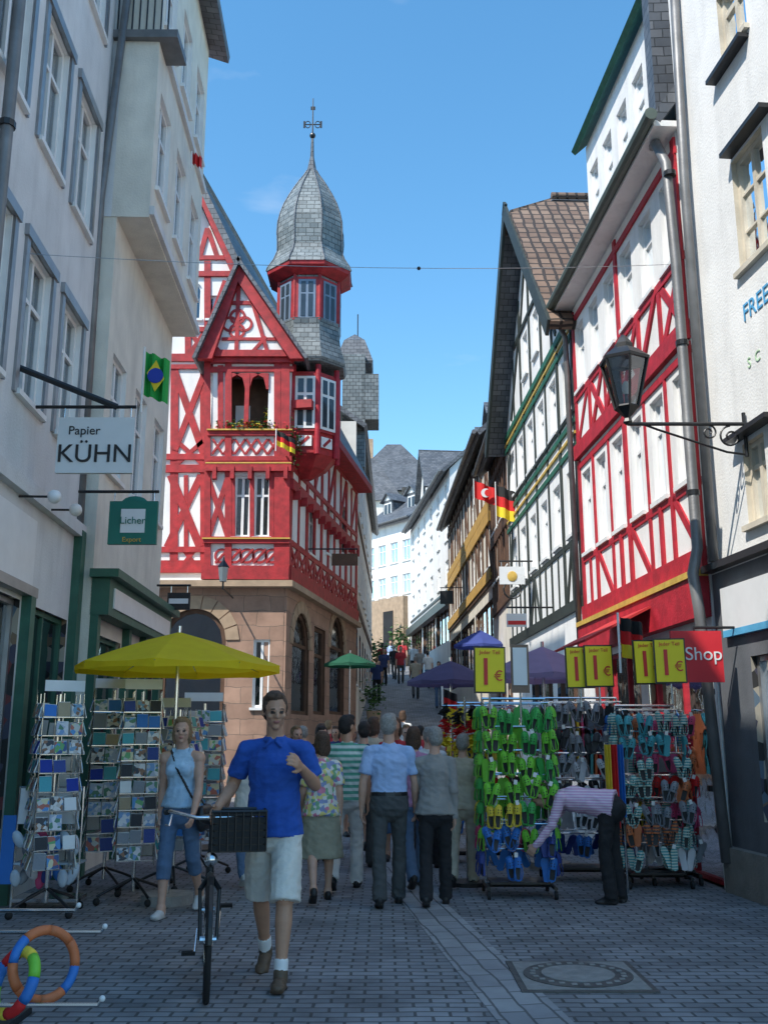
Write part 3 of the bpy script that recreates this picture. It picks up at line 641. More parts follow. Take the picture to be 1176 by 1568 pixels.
# ============== R1 white wall
b=Bld('white_corner_house'); f=Fac(b,(4.15,5.5),(3.62,10.7))
BEI_=M('beige_surround',(.62,.56,.45),.7)
f.win(f.L-3.2,f.L-.75,.75,2.35,style='shop',frm=METAL,inner=SHOPIN,curt=0,sill=False)
f.wall(M('grey_base',(.13,.14,.155),.7,.2,3,.15,streak=True),[(0,-.5),(f.L,-.5),(f.L,3.3),(0,3.3)],part='shop_walls')
f.winpx(1150,52,210,400,style='six',frm=BEI_,curt=.4); f.winpx(1158,34,668,800,style='cross',frm=BEI_,curt=.4); f.winpx(1120,44,-40,75,style='cross',frm=BEI_,curt=.4)
f.wall(WHITE,rectpoly(f,3.3,13.5)); f.body(WHITE,-.5,13.5,6)
f.hb(BLACK,3.35,.08,o=.12,part='string_course'); f.rect('shop_banner',WHMET,f.L-3.6,f.L-.3,2.65,3.1,0,.06); f.rect('shop_banner',M('banner_blue',(.1,.4,.65),.5),f.L-3.6,f.L-.3,2.58,2.65,0,.062)
f.rect('plinth',M('plinth_stone',(.25,.23,.2),.9,.2,6,.4),0,f.L+.02,0,.45,.0,.1)
for (xc,yt) in((1150,205),(1158,660)):
    z=f.at(xc,yt)[1]; s_=f.at(xc,yt)[0]; f.rect('window_hoods',BLACK,s_-.45,s_+.45,z,z+.05,0,.14)
f.rect('window_hoods',BLACK,f.at(1120,90)[0]-.4,f.at(1120,90)[0]+.4,f.at(1120,88)[1]-.05,f.at(1120,88)[1],0,.12)
e=b.finish()
BLP=M('blue_print',(.1,.38,.65),.6,.1,5,0)
ang=math.atan2(f.t.y,f.t.x)
text(e,'FREE',f.w(f.at(1158,465),.008),.27,BLP,rz=ang+math.pi); text(e,'S  C',f.w(f.at(1155,550),.006),.16,M('pale_green_print',(.5,.68,.45),.8),rz=ang+math.pi)
b=Bld('drainpipe')
b.add('pipe',ZINC,tube([(3.45,11.3,9.0),(3.4,10.9,8.8),(3.45,10.72,8.4),(3.47,10.68,7),(3.47,10.66,3.6),(3.38,10.6,3.3),(3.42,10.6,2.9),(3.52,10.6,.3)],.062,12),True)
for z in(8.2,6,4.2,2,1): b.add('brackets',BLACK,cyl((3.47,10.67,z),(3.47,10.67,z+.06),.075))
b.finish()
b=Bld('drainpipe'); b.add('pipe',ZINC,tube([(3.62,10.3,13),(3.55,10.4,8),(3.55,10.4,3.4)],.055,12),True); b.finish()
# ============== street lamp on wall
b=Bld('street_lamp'); LY=9.6
c=PY(958,590,LY); 
def lp(px,py): return PY(px,py,LY)
top=lp(958,520).z; zb_=lp(958,625).z; ze=lp(958,555).z; r1=(lp(994,560).x-lp(922,560).x)/2; r0=(lp(976,620).x-lp(940,620).x)/2
b.add('roof',BLACK,lathe((c.x,LY,0),[(r1*1.08,ze),(r1*1.1,ze+.03),(r1*.55,ze+.14),(r1*.4,ze+.15),(r1*.4,ze+.2),(.05,ze+.27),(.02,top+.05)],6))
b.add('glass',GLASS,lathe((c.x,LY,0),[(r0*.92,zb_),(r1*.95,ze)],6)); b.add('bulb',FRM,sph((c.x,LY,zb_+.22),(.04,.04,.08)),True); b.add('bulb',BLACK,cyl((c.x,LY,zb_),(c.x,LY,zb_+.15),.02))
for k in range(6):
    a=math.pi/6+k*math.pi/3; b.add('bars',BLACK,cyl((c.x+r0*math.cos(a),LY+r0*math.sin(a),zb_),(c.x+r1*math.cos(a),LY+r1*math.sin(a),ze),.014,n=6))
b.add('base',BLACK,lathe((c.x,LY,0),[(.02,zb_-.18),(.05,zb_-.15),(.03,zb_-.1),(r0*.8,zb_-.03),(r0*1.1,zb_),(r0,zb_+.02)],6))
ax=3.75; az=zb_-.17
b.add('bracket',BLACK,cyl((c.x,LY,az),(ax,LY,az),.02)); b.add('bracket',BLACK,cyl((ax-.05,LY,az-.35),(ax-.05,LY,az+.12),.02))
def spiral(cx,cz,r,t0,turns,sgn=1,n=26): return [(cx+sgn*r*(1-.75*i/n)*math.cos(t0+turns*6.283*i/n),LY,cz+r*(1-.75*i/n)*math.sin(t0+turns*6.283*i/n)) for i in range(n+1)]
b.add('scrolls',BLACK,tube(spiral(ax-.2,az-.14,.12,1.57,1.4),.011,6)); b.add('scrolls',BLACK,tube(spiral(ax-.42,az-.09,.08,1.57,1.4,-1),.01,6)); b.add('scrolls',BLACK,tube([(c.x+.15,LY,az),(c.x+.3,LY,az-.06),(ax-.25,LY,az-.3),(ax-.05,LY,az-.33)],.012,6))
b.finish()
LGL=M('lamp_glass',(.45,.46,.42),.15,.1,4,0)
b=Bld('street_lamp'); c=PY(342,880,20.5)
b.add('lantern',BLACK,lathe(c,[(.12,c.z+.15),(.14,c.z+.16),(.03,c.z+.3),(.01,c.z+.38)],6)); b.add('glass',LGL,lathe(c,[(.08,c.z-.15),(.12,c.z+.15)],6)); b.add('bracket',BLACK,tube([(c.x,c.y,c.z-.15),(c.x,c.y,c.z-.3),(c.x,21.9,c.z-.3)],.02)); b.finish()
b=Bld('overhead_cable'); pa=PY(-20,384,9); pb=PY(1060,403,11.2)
b.add('wire',METAL,tube([pa.lerp(pb,t)+V((0,0,-.12*4*t*(1-t))) for t in [i/12 for i in range(13)]],.0035,5)); b.add('clamp',BLACK,sph(pa.lerp(pb,.56)+V((0,0,-.12)),.022)); b.finish()
# ============== hanging signs
def hang(name,px0,px1,py0,py1,Y,mat,wallx=-3.75):
    b=Bld(name); a=PY(px0,py1,Y); c=PY(px1,py0,Y)
    b.add('board',mat,box(((a.x+c.x)/2,Y,(a.z+c.z)/2),(c.x-a.x,.05,c.z-a.z))); b.add('arm',BLACK,cyl((wallx,Y,c.z+.12),((c.x if wallx<0 else a.x),Y,c.z+.12),.018)); 
    for x in(a.x+.05,c.x-.05): b.add('hangers',CHROME,cyl((x,Y,c.z),(x,Y,c.z+.12),.008))
    return b,V(((a.x+c.x)/2,Y,(a.z+c.z)/2)),c.x-a.x,c.z-a.z
b,c,w,h=hang('stationery_shop_sign',85,208,640,725,9.6,M('sign_grey_white',(.68,.69,.68),.5,.05,3,0)); 
b.add('bracket_beam',BLACK,tube([(-3.7,9.2,c.z+h/2+.42),(-2.75,9.6,c.z+h/2+.12)],.035)); e=b.finish(c)
text(e,'K\u00dcHN',c+V((0,-.03,-.1)),.27,BLACK,ext=.006); text(e,'Papier',c+V((-.12,-.03,.15)),.13,BLACK)
b,c,w,h=hang('pub_sign',165,243,768,834,11.2,M('sign_green',(.01,.16,.12),.4,.1,3,0),-3.6); b.add('label',WHMET,box(c+V((0,-.028,.02)),(w*.5,.01,h*.55)));
b.add('crown',MATS['sign_green'],sph(c+V((0,0,h*.45)),(w*.28,.02,h*.18))); e=b.finish(c); text(e,'Licher',c+V((0,-.04,.02)),.12,MATS['sign_green']); text(e,'Export',c+V((0,-.04,-h*.4)),.08,GOLD)
b,c,w,h=hang('cafe_sign',256,292,908,934,15.4,BLACK,-3.6); b.add('label',WHMET,box(c+V((0,-.028,0)),(w*.85,.01,h*.3))); b.finish(c)
b,c,w,h=hang('inn_sign',765,803,868,895,20.5,WHMET,3.15); b.add('crest',GOLD,sph(c+V((0,-.03,-.02)),(w*.2,.02,h*.3))); b.add('crest',BLACK,tube([(c.x+w*.35*math.cos(t),c.y,c.z-h*.8+w*.35*math.sin(t)) for t in [i*.6 for i in range(11)]],.02,6,True)); b.finish(c)
b,c,w,h=hang('inn_sign',776,806,940,960,18.5,FRM,3.2); b.add('stripe',REDP,box(c+V((0,-.028,-h*.2)),(w*.9,.01,h*.3))); b.finish(c)
b,c,w,h=hang('inn_sign',508,548,848,866,24,BRN,-1.9); b.finish(c); 
b,c,w,h=hang('inn_sign',905,930,800,830,16.3,OCH,3.3); b.finish(c)
b,c,w,h=hang('inn_sign',674,694,905,925,36,BLACK,2.95); b.finish(c)
def flag(name,px,py,Y,w,h,cols,style=None,ang=.5):
    b=Bld(name); c=PY(px,py,Y); n=10
    for k,(mat,z0,z1) in enumerate(cols):
        v=[];f=[]
        for i in range(n+1):
            x=w*(i/n-.5); y=.05*math.sin(i*1.3); v+=[c+V((x*math.cos(ang),y+x*math.sin(ang),h*(z0-.5)-x*.35)),c+V((x*math.cos(ang),y+x*math.sin(ang),h*(z1-.5)-x*.35))]
        for i in range(n): f.append((2*i,2*i+2,2*i+3,2*i+1))
        b.add('cloth',mat,(v,f))
    if style=='br':
        b.add('emblem',FLG_Y,([c+V((-w*.38,-.06,w*.13)),c+V((0,-.06,-h*.36)),c+V((w*.38,-.06,-w*.13)),c+V((0,-.06,h*.36))],[(0,1,2,3)]))
        b.add('emblem',FLG_B,cyl(c+V((0,-.075,0)),c+V((0,-.065,0)),h*.17,n=20))
    if style=='tr':
        b.add('emblem',FLG_W,cyl(c+V((-.03,-.09,0)),c+V((-.03,-.08,0)),h*.26,n=20)); b.add('emblem',FLG_R,cyl(c+V((.03,-.1,0)),c+V((.03,-.085,0)),h*.2,n=20))
    q=V((-w/2*math.cos(ang)-.02,-w/2*math.sin(ang),0)); b.add('pole',FRM,cyl(c+q+V((0,0,-h*.9+w*.17)),c+q+V((0,0,h*.6+w*.17)),.012)); b.finish(c)
FLG_Y=M('flag_yellow',(.8,.6,.03),.8,.1); FLG_B=M('flag_blue',(.02,.05,.35),.8,.1); FLG_G=M('flag_green',(.02,.35,.06),.8,.1); FLG_K=M('flag_black',(.02,.02,.02),.8); FLG_R=M('flag_red',(.65,.02,.02),.8,.1); FLG_W=M('flag_white',(.75,.75,.75),.8,.1)
flag('brazil_flag',240,578,11,.28,.55,[(FLG_G,0,1)],style='br',ang=.2)
GER=[(FLG_Y,0,.333),(FLG_R,.333,.667),(FLG_K,.667,1)]
flag('german_flag',438,677,21.3,.45,.35,GER); flag('german_flag',690,1078,12.5,.2,.3,GER); flag('german_flag',776,772,22.5,.5,.75,GER,ang=.2); flag('german_flag',700,1100,15,.2,.3,GER)
flag('turkish_flag',745,756,24,.62,.45,[(FLG_R,0,1)],style='tr',ang=.2); flag('german_flag',968,980,9.8,.22,.4,GER,ang=-.4); flag('red_flag',302,245,14,.15,.2,[(FLG_R,0,1)])
# ============== parasols
def parasol(name,px,py,Y,r,drop,mat,n=8):
    b=Bld(name); c=PY(px,py,Y); v=[c];m=24
    def rad(i,t):
        a=2*math.pi*i/m; sc=1-.06*(1-abs(math.cos(a*n/2)))*t; return V((c.x+r*t*sc*math.cos(a),c.y+r*t*sc*math.sin(a),c.z-drop*(t**1.15)-.04*t*(1-abs(math.cos(a*n/2)))))
    for t in(.35,.7,1):
        for i in range(m): v.append(rad(i,t))
    f=[(0,1+i,1+(i+1)%m) for i in range(m)]
    for k in range(2): f+=[(1+k*m+i,1+(k+1)*m+i,1+(k+1)*m+(i+1)%m,1+k*m+(i+1)%m) for i in range(m)]
    for i in range(m): v.append(V(v[1+2*m+i])-V((0,0,.05+.03*(i%3==0))))
    f+=[(1+2*m+i,1+3*m+i,1+3*m+(i+1)%m,1+2*m+(i+1)%m) for i in range(m)]
    b.add('canopy',mat,(v,f)); b.add('pole',CHROME,cyl((c.x,c.y,zg(Y)),(c.x,c.y,c.z+.06),.02)); b.add('foot',CONC,cyl((c.x,c.y,zg(Y)),(c.x,c.y,zg(Y)+.09),.25,n=16))
    for i in range(0,m,3): b.add('ribs',CHROME,cyl(c-V((0,0,.03)),V(v[1+2*m+i])-V((0,0,.02)),.006,n=5))
    b.finish((c.x,c.y,0))
def canvas(name,col):
    m=M(name,col,.8,.12,6,.1); nt=m.node_tree; b_=nt.nodes['Principled BSDF']
    t=nt.nodes.new('ShaderNodeBsdfTranslucent'); t.inputs[0].default_value=c4(col); mx=nt.nodes.new('ShaderNodeMixShader'); mx.inputs[0].default_value=.45
    nt.links.new(b_.outputs[0],mx.inputs[1]); nt.links.new(t.outputs[0],mx.inputs[2]); nt.links.new(mx.outputs[0],nt.nodes['Material Output'].inputs[0]); return m
parasol('yellow_parasol',275,968,10,1.03,.34,canvas('yellow_canvas',(1.0,.74,.02)))
parasol('purple_parasol',830,990,12.5,.75,.36,canvas('mauve_canvas',(.42,.32,.5)))
parasol('purple_parasol',690,1012,17,.75,.35,canvas('violet_canvas',(.12,.1,.2)))
parasol('green_parasol',536,1000,23,.6,.25,canvas('green_canvas',(.03,.16,.09)))
parasol('blue_parasol',735,965,26,.7,.4,canvas('blue_canvas',(.08,.12,.42)))
def pricesign(px,py,Y,w=.27,h=.4):
    b=Bld('price_sign'); c=PY(px,py,Y); b.add('board',YEL,box(c,(w,.015,h))); b.add('frame',BLACK,box(c+V((0,.012,0)),(w+.03,.012,h+.03))); b.add('post',CHROME,cyl(c+V((0,.03,-h)),c+V((0,.03,h/2)),.01)); e=b.finish(c); 
    text(e,'1',c+V((-.04,-.012,-.03)),.36,REDP,ext=.002); text(e,'\u20ac',c+V((.08,-.012,-.06)),.13,REDP,ext=.002); text(e,'Jeder Teil',c+V((0,-.012,.16)),.05,REDP,ext=.001); e.rotation_euler=(0,random.uniform(-.05,.05),random.uniform(-.15,.15))
for px,py,Y in((750,1026,9.2),(888,1022,10.2),(917,1020,10.15),(993,1014,9.6),(1026,1012,9.5)): pricesign(px,py,Y)
b=Bld('notice_board'); c=PY(796,1024,9.3); b.add('board',M('brown_card',(.25,.17,.12),.8),box(c,(.17,.015,.45))); b.add('paper',FRM,box(c+V((0,-.01,.02)),(.13,.01,.35))); b.add('post',CHROME,cyl(c+V((0,.02,-.5)),c+V((0,.02,.2)),.01)); b.finish()
# ============== shoes & racks
def shoe():
    out=[(-.038,-.12),(-.04,-.06),(-.036,0),(-.046,.07),(-.035,.115),(0,.135),(.035,.115),(.046,.07),(.036,0),(.04,-.06),(.038,-.12),(0,-.135)]
    k=len(out); v=[V((x,y,0)) for x,y in out]+[V((x,y,.022)) for x,y in out]; f=[tuple(range(k))[::-1],tuple(range(k,2*k))]+[(i,(i+1)%k,(i+1)%k+k,i+k) for i in range(k)]
    o=len(v); m=5;n=5
    for j in range(m+1):
        y=.01+.118*j/m; hw=.044*math.sqrt(max(0.02,1-((j/m)**2.6))); hh=.055*math.sqrt(max(.03,1-(j/m)**2.2))
        for i in range(n+1):
            a=math.pi*i/n; v.append(V((hw*math.cos(a),y,.015+hh*math.sin(a))))
    for j in range(m):
        for i in range(n): a=o+j*(n+1)+i; f.append((a,a+1,a+n+2,a+n+1))
    vv,ff=tube([(.042,.02,.04),(.045,-.05,.06),(.03,-.115,.065),(0,-.13,.066),(-.03,-.115,.065),(-.045,-.05,.06),(-.042,.02,.04)],.005,4)
    o=len(v); v+=vv; f+=[tuple(i+o for i in q) for q in ff]
    return v,f
SH=shoe()
INS=M('shoe_insole',(.05,.05,.05),.8,.2,8,0)
IN_V=[V((-.027,-.115,.0245)),V((.027,-.115,.0245)),V((.029,-.05,.0245)),V((.027,.012,.0245)),V((-.027,.012,.0245)),V((-.029,-.05,.0245))]
HOL=[V((sx*.016+d*.006,.045+j*.028+e*.006,.0715-.006*j-.004*abs(sx))) for sx in(-1,1) for j in range(2) for d,e in((-1,-1),(1,-1),(1,1),(-1,1))]
def putshoe(b,part,mat,c,R_):
    c=V(c); b.add(part,mat,([c+R_@(p*.88) for p in SH[0]],SH[1]),False); b.add('insoles',INS,([c+R_@(p*.88) for p in IN_V],[tuple(range(6))]))
    b.add('insoles',INS,([c+R_@(p*.88) for p in HOL],[(0,1,2,3),(4,5,6,7),(8,9,10,11),(12,13,14,15)]))
def shoerack(name,X,Y,h,w,pal,levels,seed=1,dep=.55):
    rnd=random.Random(seed); b=Bld(name); z0=zg(Y)
    for sx in(-1,1):
        b.add('frame',CHROME,cyl((X+sx*w*.5,Y,z0+.12),(X+sx*w*.5,Y,z0+h),.014))
        b.add('base',BLACK,cyl((X+sx*w*.5,Y-dep/2,z0+.1),(X+sx*w*.5,Y+dep/2,z0+.1),.02))
        for sy in(-1,1): b.add('castors',RUB,cyl((X+sx*w*.5-.015,Y+sy*dep/2,z0+.04),(X+sx*w*.5+.015,Y+sy*dep/2,z0+.04),.04,n=12))
    b.add('frame',CHROME,cyl((X-w/2,Y,z0+h),(X+w/2,Y,z0+h),.014)); b.add('base',BLACK,cyl((X-w/2,Y,z0+.1),(X+w/2,Y,z0+.1),.02)); b.add('shelf',BLACK,box((X,Y,z0+.14),(w*.9,dep*.7,.02)))
    for L in range(levels):
        z=z0+h-.05-L*(h-.28)/levels; col=pal[min(len(pal)-1,int(L*len(pal)/levels))]
        for sy in(-1,1): b.add('rails',CHROME,cyl((X-w/2,Y+sy*dep*.4,z),(X+w/2,Y+sy*dep*.4,z),.009,n=6))
        for sx in(-1,1): b.add('rails',CHROME,cyl((X+sx*w/2,Y-dep*.4,z),(X+sx*w/2,Y+dep*.4,z),.009,n=6))
        n=max(3,int(w/.14))
        for sy in(-1,1):
            cc=None
            for i in range(n):
                if rnd.random()<.12: continue
                if cc is None or rnd.random()<.6: cc=rnd.choice(col)
                x=X-w/2+.05+(w-.1)*i/(n-1)+rnd.uniform(-.03,.03); zj=rnd.uniform(-.06,.04); hg=rnd.choice((.02,.05,.11))
                b.add('hooks',CHROME,cyl((x,Y+sy*dep*.4,z),(x,Y+sy*(dep*.4+hg+.05),z-.03+zj),.004,n=4))
                rz=rnd.uniform(-.6,.6)
                for q in(-1,1):
                    R_=Matrix.Rotation(rz+(0 if sy<0 else math.pi),3,'Z')@Matrix.Rotation(q*.2+rnd.uniform(-.15,.15),3,'Y')@Matrix.Rotation(math.pi/2+rnd.uniform(-.3,.3),3,'X')@Matrix.Rotation(math.pi if rnd.random()<.12 else 0,3,'Y')
                    putshoe(b,'shoes',cc,(x+q*.034,Y+sy*(dep*.4+hg+.04*(q>0)),z-.15+zj+rnd.uniform(-.015,.015)),R_)
                if rnd.random()<.5: b.add('tags',FRM,box((x+.02,Y+sy*(dep*.4+hg+.09),z-.03+zj),(.035,.003,.045),Matrix.Rotation(rnd.uniform(-.4,.4),3,'Y')))
        for sx in(-1,1):
            for i in range(3):
                R_=Matrix.Rotation(math.pi/2*sx+rnd.uniform(-.4,.4),3,'Z')@Matrix.Rotation(math.pi/2,3,'X'); 
                putshoe(b,'shoes',rnd.choice(col),(X+sx*(w/2+.03),Y-.15+.15*i,z-.15),R_)
    b.finish((X,Y,0))
LIME=M('lime_foam',(.2,.6,.05),.55,.1,5,0); LGR=M('green_foam',(.05,.4,.08),.55,.1); NAVY=M('navy_foam',(.03,.06,.28),.55,.1); BLU=M('blue_foam',(.03,.18,.55),.55,.1); TEAL=M('teal_foam',(.08,.4,.45),.6,.1); ORG=M('orange_foam',(.6,.17,.06),.6,.1); PNK=M('pink_foam',(.65,.08,.2),.6,.1)
BK=M('black_foam',(.03,.03,.035),.6,.1); WH=M('white_foam',(.7,.7,.72),.6,.1); GRY=M('grey_foam',(.25,.27,.3),.6,.1); STR=stripes('striped_slipper',(.1,.35,.35),(.6,.65,.55),35); STO=stripes('striped_orange',(.55,.16,.05),(.1,.08,.08),30); YELF=M('yellow_foam',(.8,.6,.05),.6)
g1=PG(800,1378); shoerack('shoe_rack',g1.x,g1.y+.25,1.95,.66,[[LIME,LGR,LIME],[LIME,LGR,LIME,BK],[LIME,LGR,LIME],[LIME,YELF,LGR],[NAVY,PNK,LIME,BLU],[NAVY,BLU,NAVY]],7,1)
g3=PG(1012,1362); shoerack('shoe_rack',g3.x,g3.y+.25,1.9,.66,[[TEAL,STR,BLU],[STR,TEAL,GRY],[STR,ORG,GRY],[STO,ORG,STR],[BK,STR,WH]],7,2)
shoerack('shoe_rack',2.25,11.6,2.0,.9,[[BK,GRY],[WH,WH,GRY],[WH,BK],[BLU,NAVY]],6,3)
shoerack('shoe_rack',3.15,11.4,1.85,.5,[[PNK,ORG],[PNK,FLG_R],[YELF,PNK],[GRY,WH]],5,4)
shoerack('shoe_rack',1.3,13.2,2.0,.8,[[FLG_R,YELF],[FLG_R,BK],[LIME,BLU]],4,5)
b=Bld('clothes_rail'); 
for sx in(2.2,3.2): b.add('frame',CHROME,cyl((sx,12.9,0),(sx,12.9,1.9),.015))
b.add('frame',CHROME,cyl((2.2,12.9,1.9),(3.2,12.9,1.9),.015))
cl=[FLG_R,BLU,LIME,WH,YELF,PNK,BK,TEAL,ORG]
for i in range(18):
    x=2.22+i*.055; m=cl[i%9]; 
    v=[(x-.01,12.7,1.85),(x+.01,13.1,1.85),(x+.03,13.25,1.65),(x,13.15,1.6),(x+.02,13.13,1.1),(x-.02,12.67,1.1),(x,12.65,1.6),(x-.02,12.55,1.65)]
    b.add('shirts',m,([V(p) for p in v]+[V(p)+V((.03,0,0)) for p in v],[tuple(range(8)),tuple(range(8,16))[::-1]]+[(k,k+8,(k+1)%8+8,(k+1)%8) for k in range(8)]))
b.finish()
b=Bld('beach_towel_rack')
b.add('frame',CHROME,tube([(2.3,10.5,0),(2.3,10.5,1.5),(2.5,10.65,1.5),(2.5,10.65,0)],.012,6))
for i,m in enumerate((YELF,FLG_R,BLU)):
    v=[];f=[]
    for k in range(9):
        x=2.28+.08*i+.009*k; y=10.44+.06*i+.02*math.sin(k*1.7); v+=[(x,y,.55+.1*i),(x,y,1.48)]
    for k in range(8): f.append((2*k,2*k+2,2*k+3,2*k+1))
    b.add('towels',m,(v,f))
b.finish()
# fan garlands in national colours hung on a stand
b=Bld('garland_stand'); c=PY(712,1110,11.2)
b.add('post',CHROME,cyl((c.x,c.y,0),(c.x,c.y,2.0),.015)); b.add('foot',BLACK,cyl((c.x,c.y,0),(c.x,c.y,.04),.22,n=16)); b.add('arms',CHROME,cyl((c.x-.25,c.y,1.9),(c.x+.25,c.y,1.9),.01))
for k,x in enumerate((-.22,-.08,.08,.22)):
    for j,m in enumerate((FLG_K,FLG_R,FLG_Y)):
        foliage(b,'garlands',(c.x+x,c.y-.03,1.82-.16*j-.05*(k%2)),(.06,.06,.1),70,[m],.07)
b.finish()
# ============== postcard racks
CARD=[multi('postcards_a',22,[(.1,.3,.6),(.6,.6,.55),(.15,.4,.15),(.5,.15,.1),(.7,.65,.4),(.05,.1,.25)]),multi('postcards_b',30,[(.6,.55,.5),(.3,.15,.08),(.2,.35,.5),(.75,.72,.7),(.05,.05,.06)]),multi('postcards_c',26,[(.2,.35,.6),(.45,.5,.6),(.7,.7,.72),(.1,.25,.15)])]
BEICARD=M('beige_card',(.45,.35,.22),.7)
def cardrack(X,Y,h,w=.42,rot=0,seed=0,rows=9):
    rnd=random.Random(seed); b=Bld('postcard_rack'); Rz=Matrix.Rotation(rot,3,'Z'); O=V((X,Y,0))
    def T(p): return O+Rz@V(p)
    b.add('pole',CHROME,cyl(T((0,0,.1)),T((0,0,h)),.02))
    for a in range(4):
        t=a*math.pi/2+.4; b.add('feet',BLACK,tube([T((0,0,.22)),T((.22*math.cos(t),.22*math.sin(t),.14)),T((.36*math.cos(t),.36*math.sin(t),.08))],.014)); b.add('castors',RUB,sph(T((.36*math.cos(t),.36*math.sin(t),.035)),.035))
    for side in range(4):
        Rs=Matrix.Rotation(side*math.pi/2,3,'Z')
        for sx in(-1,0,1): b.add('wire_frame',CHROME,cyl(T(Rs@V((sx*w/2,-w/2,.35))),T(Rs@V((sx*w/2,-w/2,h))),.006,n=6))
        for r in range(rows):
            z=.4+(h-.45)*r/rows; hh=(h-.45)/rows
            b.add('wire_frame',CHROME,cyl(T(Rs@V((-w/2,-w/2-.03,z))),T(Rs@V((w/2,-w/2-.03,z))),.005,n=5))
            for c_ in range(3):
                if rnd.random()<.12: continue
                x=-w/2+w*(c_+.5)/3+rnd.uniform(-.005,.005); R_=Rz@Rs@Matrix.Rotation(-.25+rnd.uniform(-.08,.08),3,'X')@Matrix.Rotation(rnd.uniform(-.06,.06),3,'Y')
                m=rnd.choice(CARD) if rnd.random()<.65 else rnd.choice([GRY,FLG_B,BLU,FRM,TEAL,BEICARD,BK,NAVY]); hk=rnd.uniform(.68,.9)
                b.add('postcards',FRM,box(T(Rs@V((x,-w/2-.018,z+hh*hk*.52))),(w/3-.012,.006,hh*hk),R_)); b.add('postcards',m,box(T(Rs@V((x,-w/2-.023,z+hh*hk*.52))),(w/3-.014,.006,hh*(hk-.05)),R_))
    b.add('header',FRM,box(T((0,-w/2,h+.07)),(w,.012,.1),Rz)); b.finish((X,Y,0))
g1=PG(190,1390); cardrack(g1.x,g1.y+.3,2.0,.36,.25,1,10)
g1=PG(248,1372); cardrack(g1.x,g1.y+.5,1.85,.36,-.15,2,10)
cardrack(-2.95,10.9,2.05,.42,.3,3); cardrack(-2.15,12.0,1.95,.45,.1,4); cardrack(-3.05,9.4,1.95,.36,.5,5)
b=Bld('plastic_toy_display'); c=PG(60,1400); X0,Y0_=c.x,c.y
CLR=M('clear_plastic',(.6,.68,.76),.12,.2,5,.3)
b.add('stand',CHROME,tube([(X0-.3,Y0_+.1,0),(X0-.3,Y0_+.1,1.1),(X0+.3,Y0_+.1,1.1),(X0+.3,Y0_+.1,0)],.012,6)); b.add('stand',CHROME,box((X0,Y0_+.25,.1),(.6,.35,.03)))
b.add('panel',WHMET,box((X0,Y0_+.07,.93),(.56,.02,.32),Matrix.Rotation(-.1,3,'X'))); b.add('panel',BLU,box((X0-.34,Y0_+.02,.55),(.12,.02,.6)))
b.add('tray',CLR,box((X0,Y0_+.2,.42),(.6,.28,.02)))
for i in range(16):
    x=X0-.25+.072*(i%8); z=.3 if i<8 else .58; R_=Matrix.Rotation(.5*math.sin(i*2.1),3,'Y')@Matrix.Rotation(.3*math.cos(i*3.3),3,'X')
    b.add('bagged_toys',[CLR,BLU,WH,CLR,NAVY,GRY,CLR,PNK][(i*5)%8],sph((x,Y0_+.02+.05*(i%2),z+.03*(i%3)),(.05,.035,.085+.02*(i%2)),10,6,R_),True)
e=b.finish((X0,Y0_,0)); text(e,'2 Eimer',(X0-.02,Y0_+.045,.98),.11,GRY,rx=math.pi/2-.1,ext=.001); text(e,'Pack 1.50',(X0-.02,Y0_+.058,.86),.07,GRY,rx=math.pi/2-.1,ext=.001)
def ring_multi(b,part,c,R_,r,ms,Rm):
    n=32
    for k in range(8):
        pts=[V(c)+Rm@V((R_*math.cos(t),R_*math.sin(t),0)) for t in [2*math.pi*(k*4+i)/n for i in range(5)]]
        b.add(part,ms[k%len(ms)],tube(pts,r,10),True)
b=Bld('swim_ring'); c=PY(68,1478,5.6)
ring_multi(b,'ring',c,.17,.026,[ORG,ORG,ORG,BLU],Matrix.Rotation(1.3,3,'X')@Matrix.Rotation(.7,3,'Y')); b.finish()
b=Bld('swim_ring'); c=PY(22,1505,5.5); ring_multi(b,'ring',c,.15,.03,[LIME,YELF,FLG_R,BLU],Matrix.Rotation(1.1,3,'X')@Matrix.Rotation(-.6,3,'Y')); b.finish()
b=Bld('wire_display_stand')
for px,py,Y in((115,1395,6.3),(155,1428,6.0),(150,1540,5.4)):
    a=PY(-60,py,Y); c=PY(px,py,Y); b.add('arms',CHROME,tube([a,c,c+V((.02,0,.03))],.012)); b.add('arm_tips',WHMET,sph(c+V((.02,0,.03)),.016))
a=PY(-30,1400,5.9); b.add('post',CHROME,cyl((a.x,a.y,0),(a.x,a.y,1.1),.02)); b.add('foot',BLACK,box((a.x,a.y,.02),(.5,.5,.04))); b.finish()
for x,y,s_ in((-.35,34,.7),(1.0,57,1.2),(-.3,50,1.0)):
    b=Bld('potted_plant'); c=V((x,y,zg(y))); b.add('pot',STONEP,lathe(c,[(.28*s_,c.z),(.38*s_,c.z+.6*s_)],12)); foliage(b,'leaves',(c.x,c.y,c.z+1.2*s_),(.7*s_,.7*s_,.9*s_),300,[LEAF],.2*s_); b.finish()
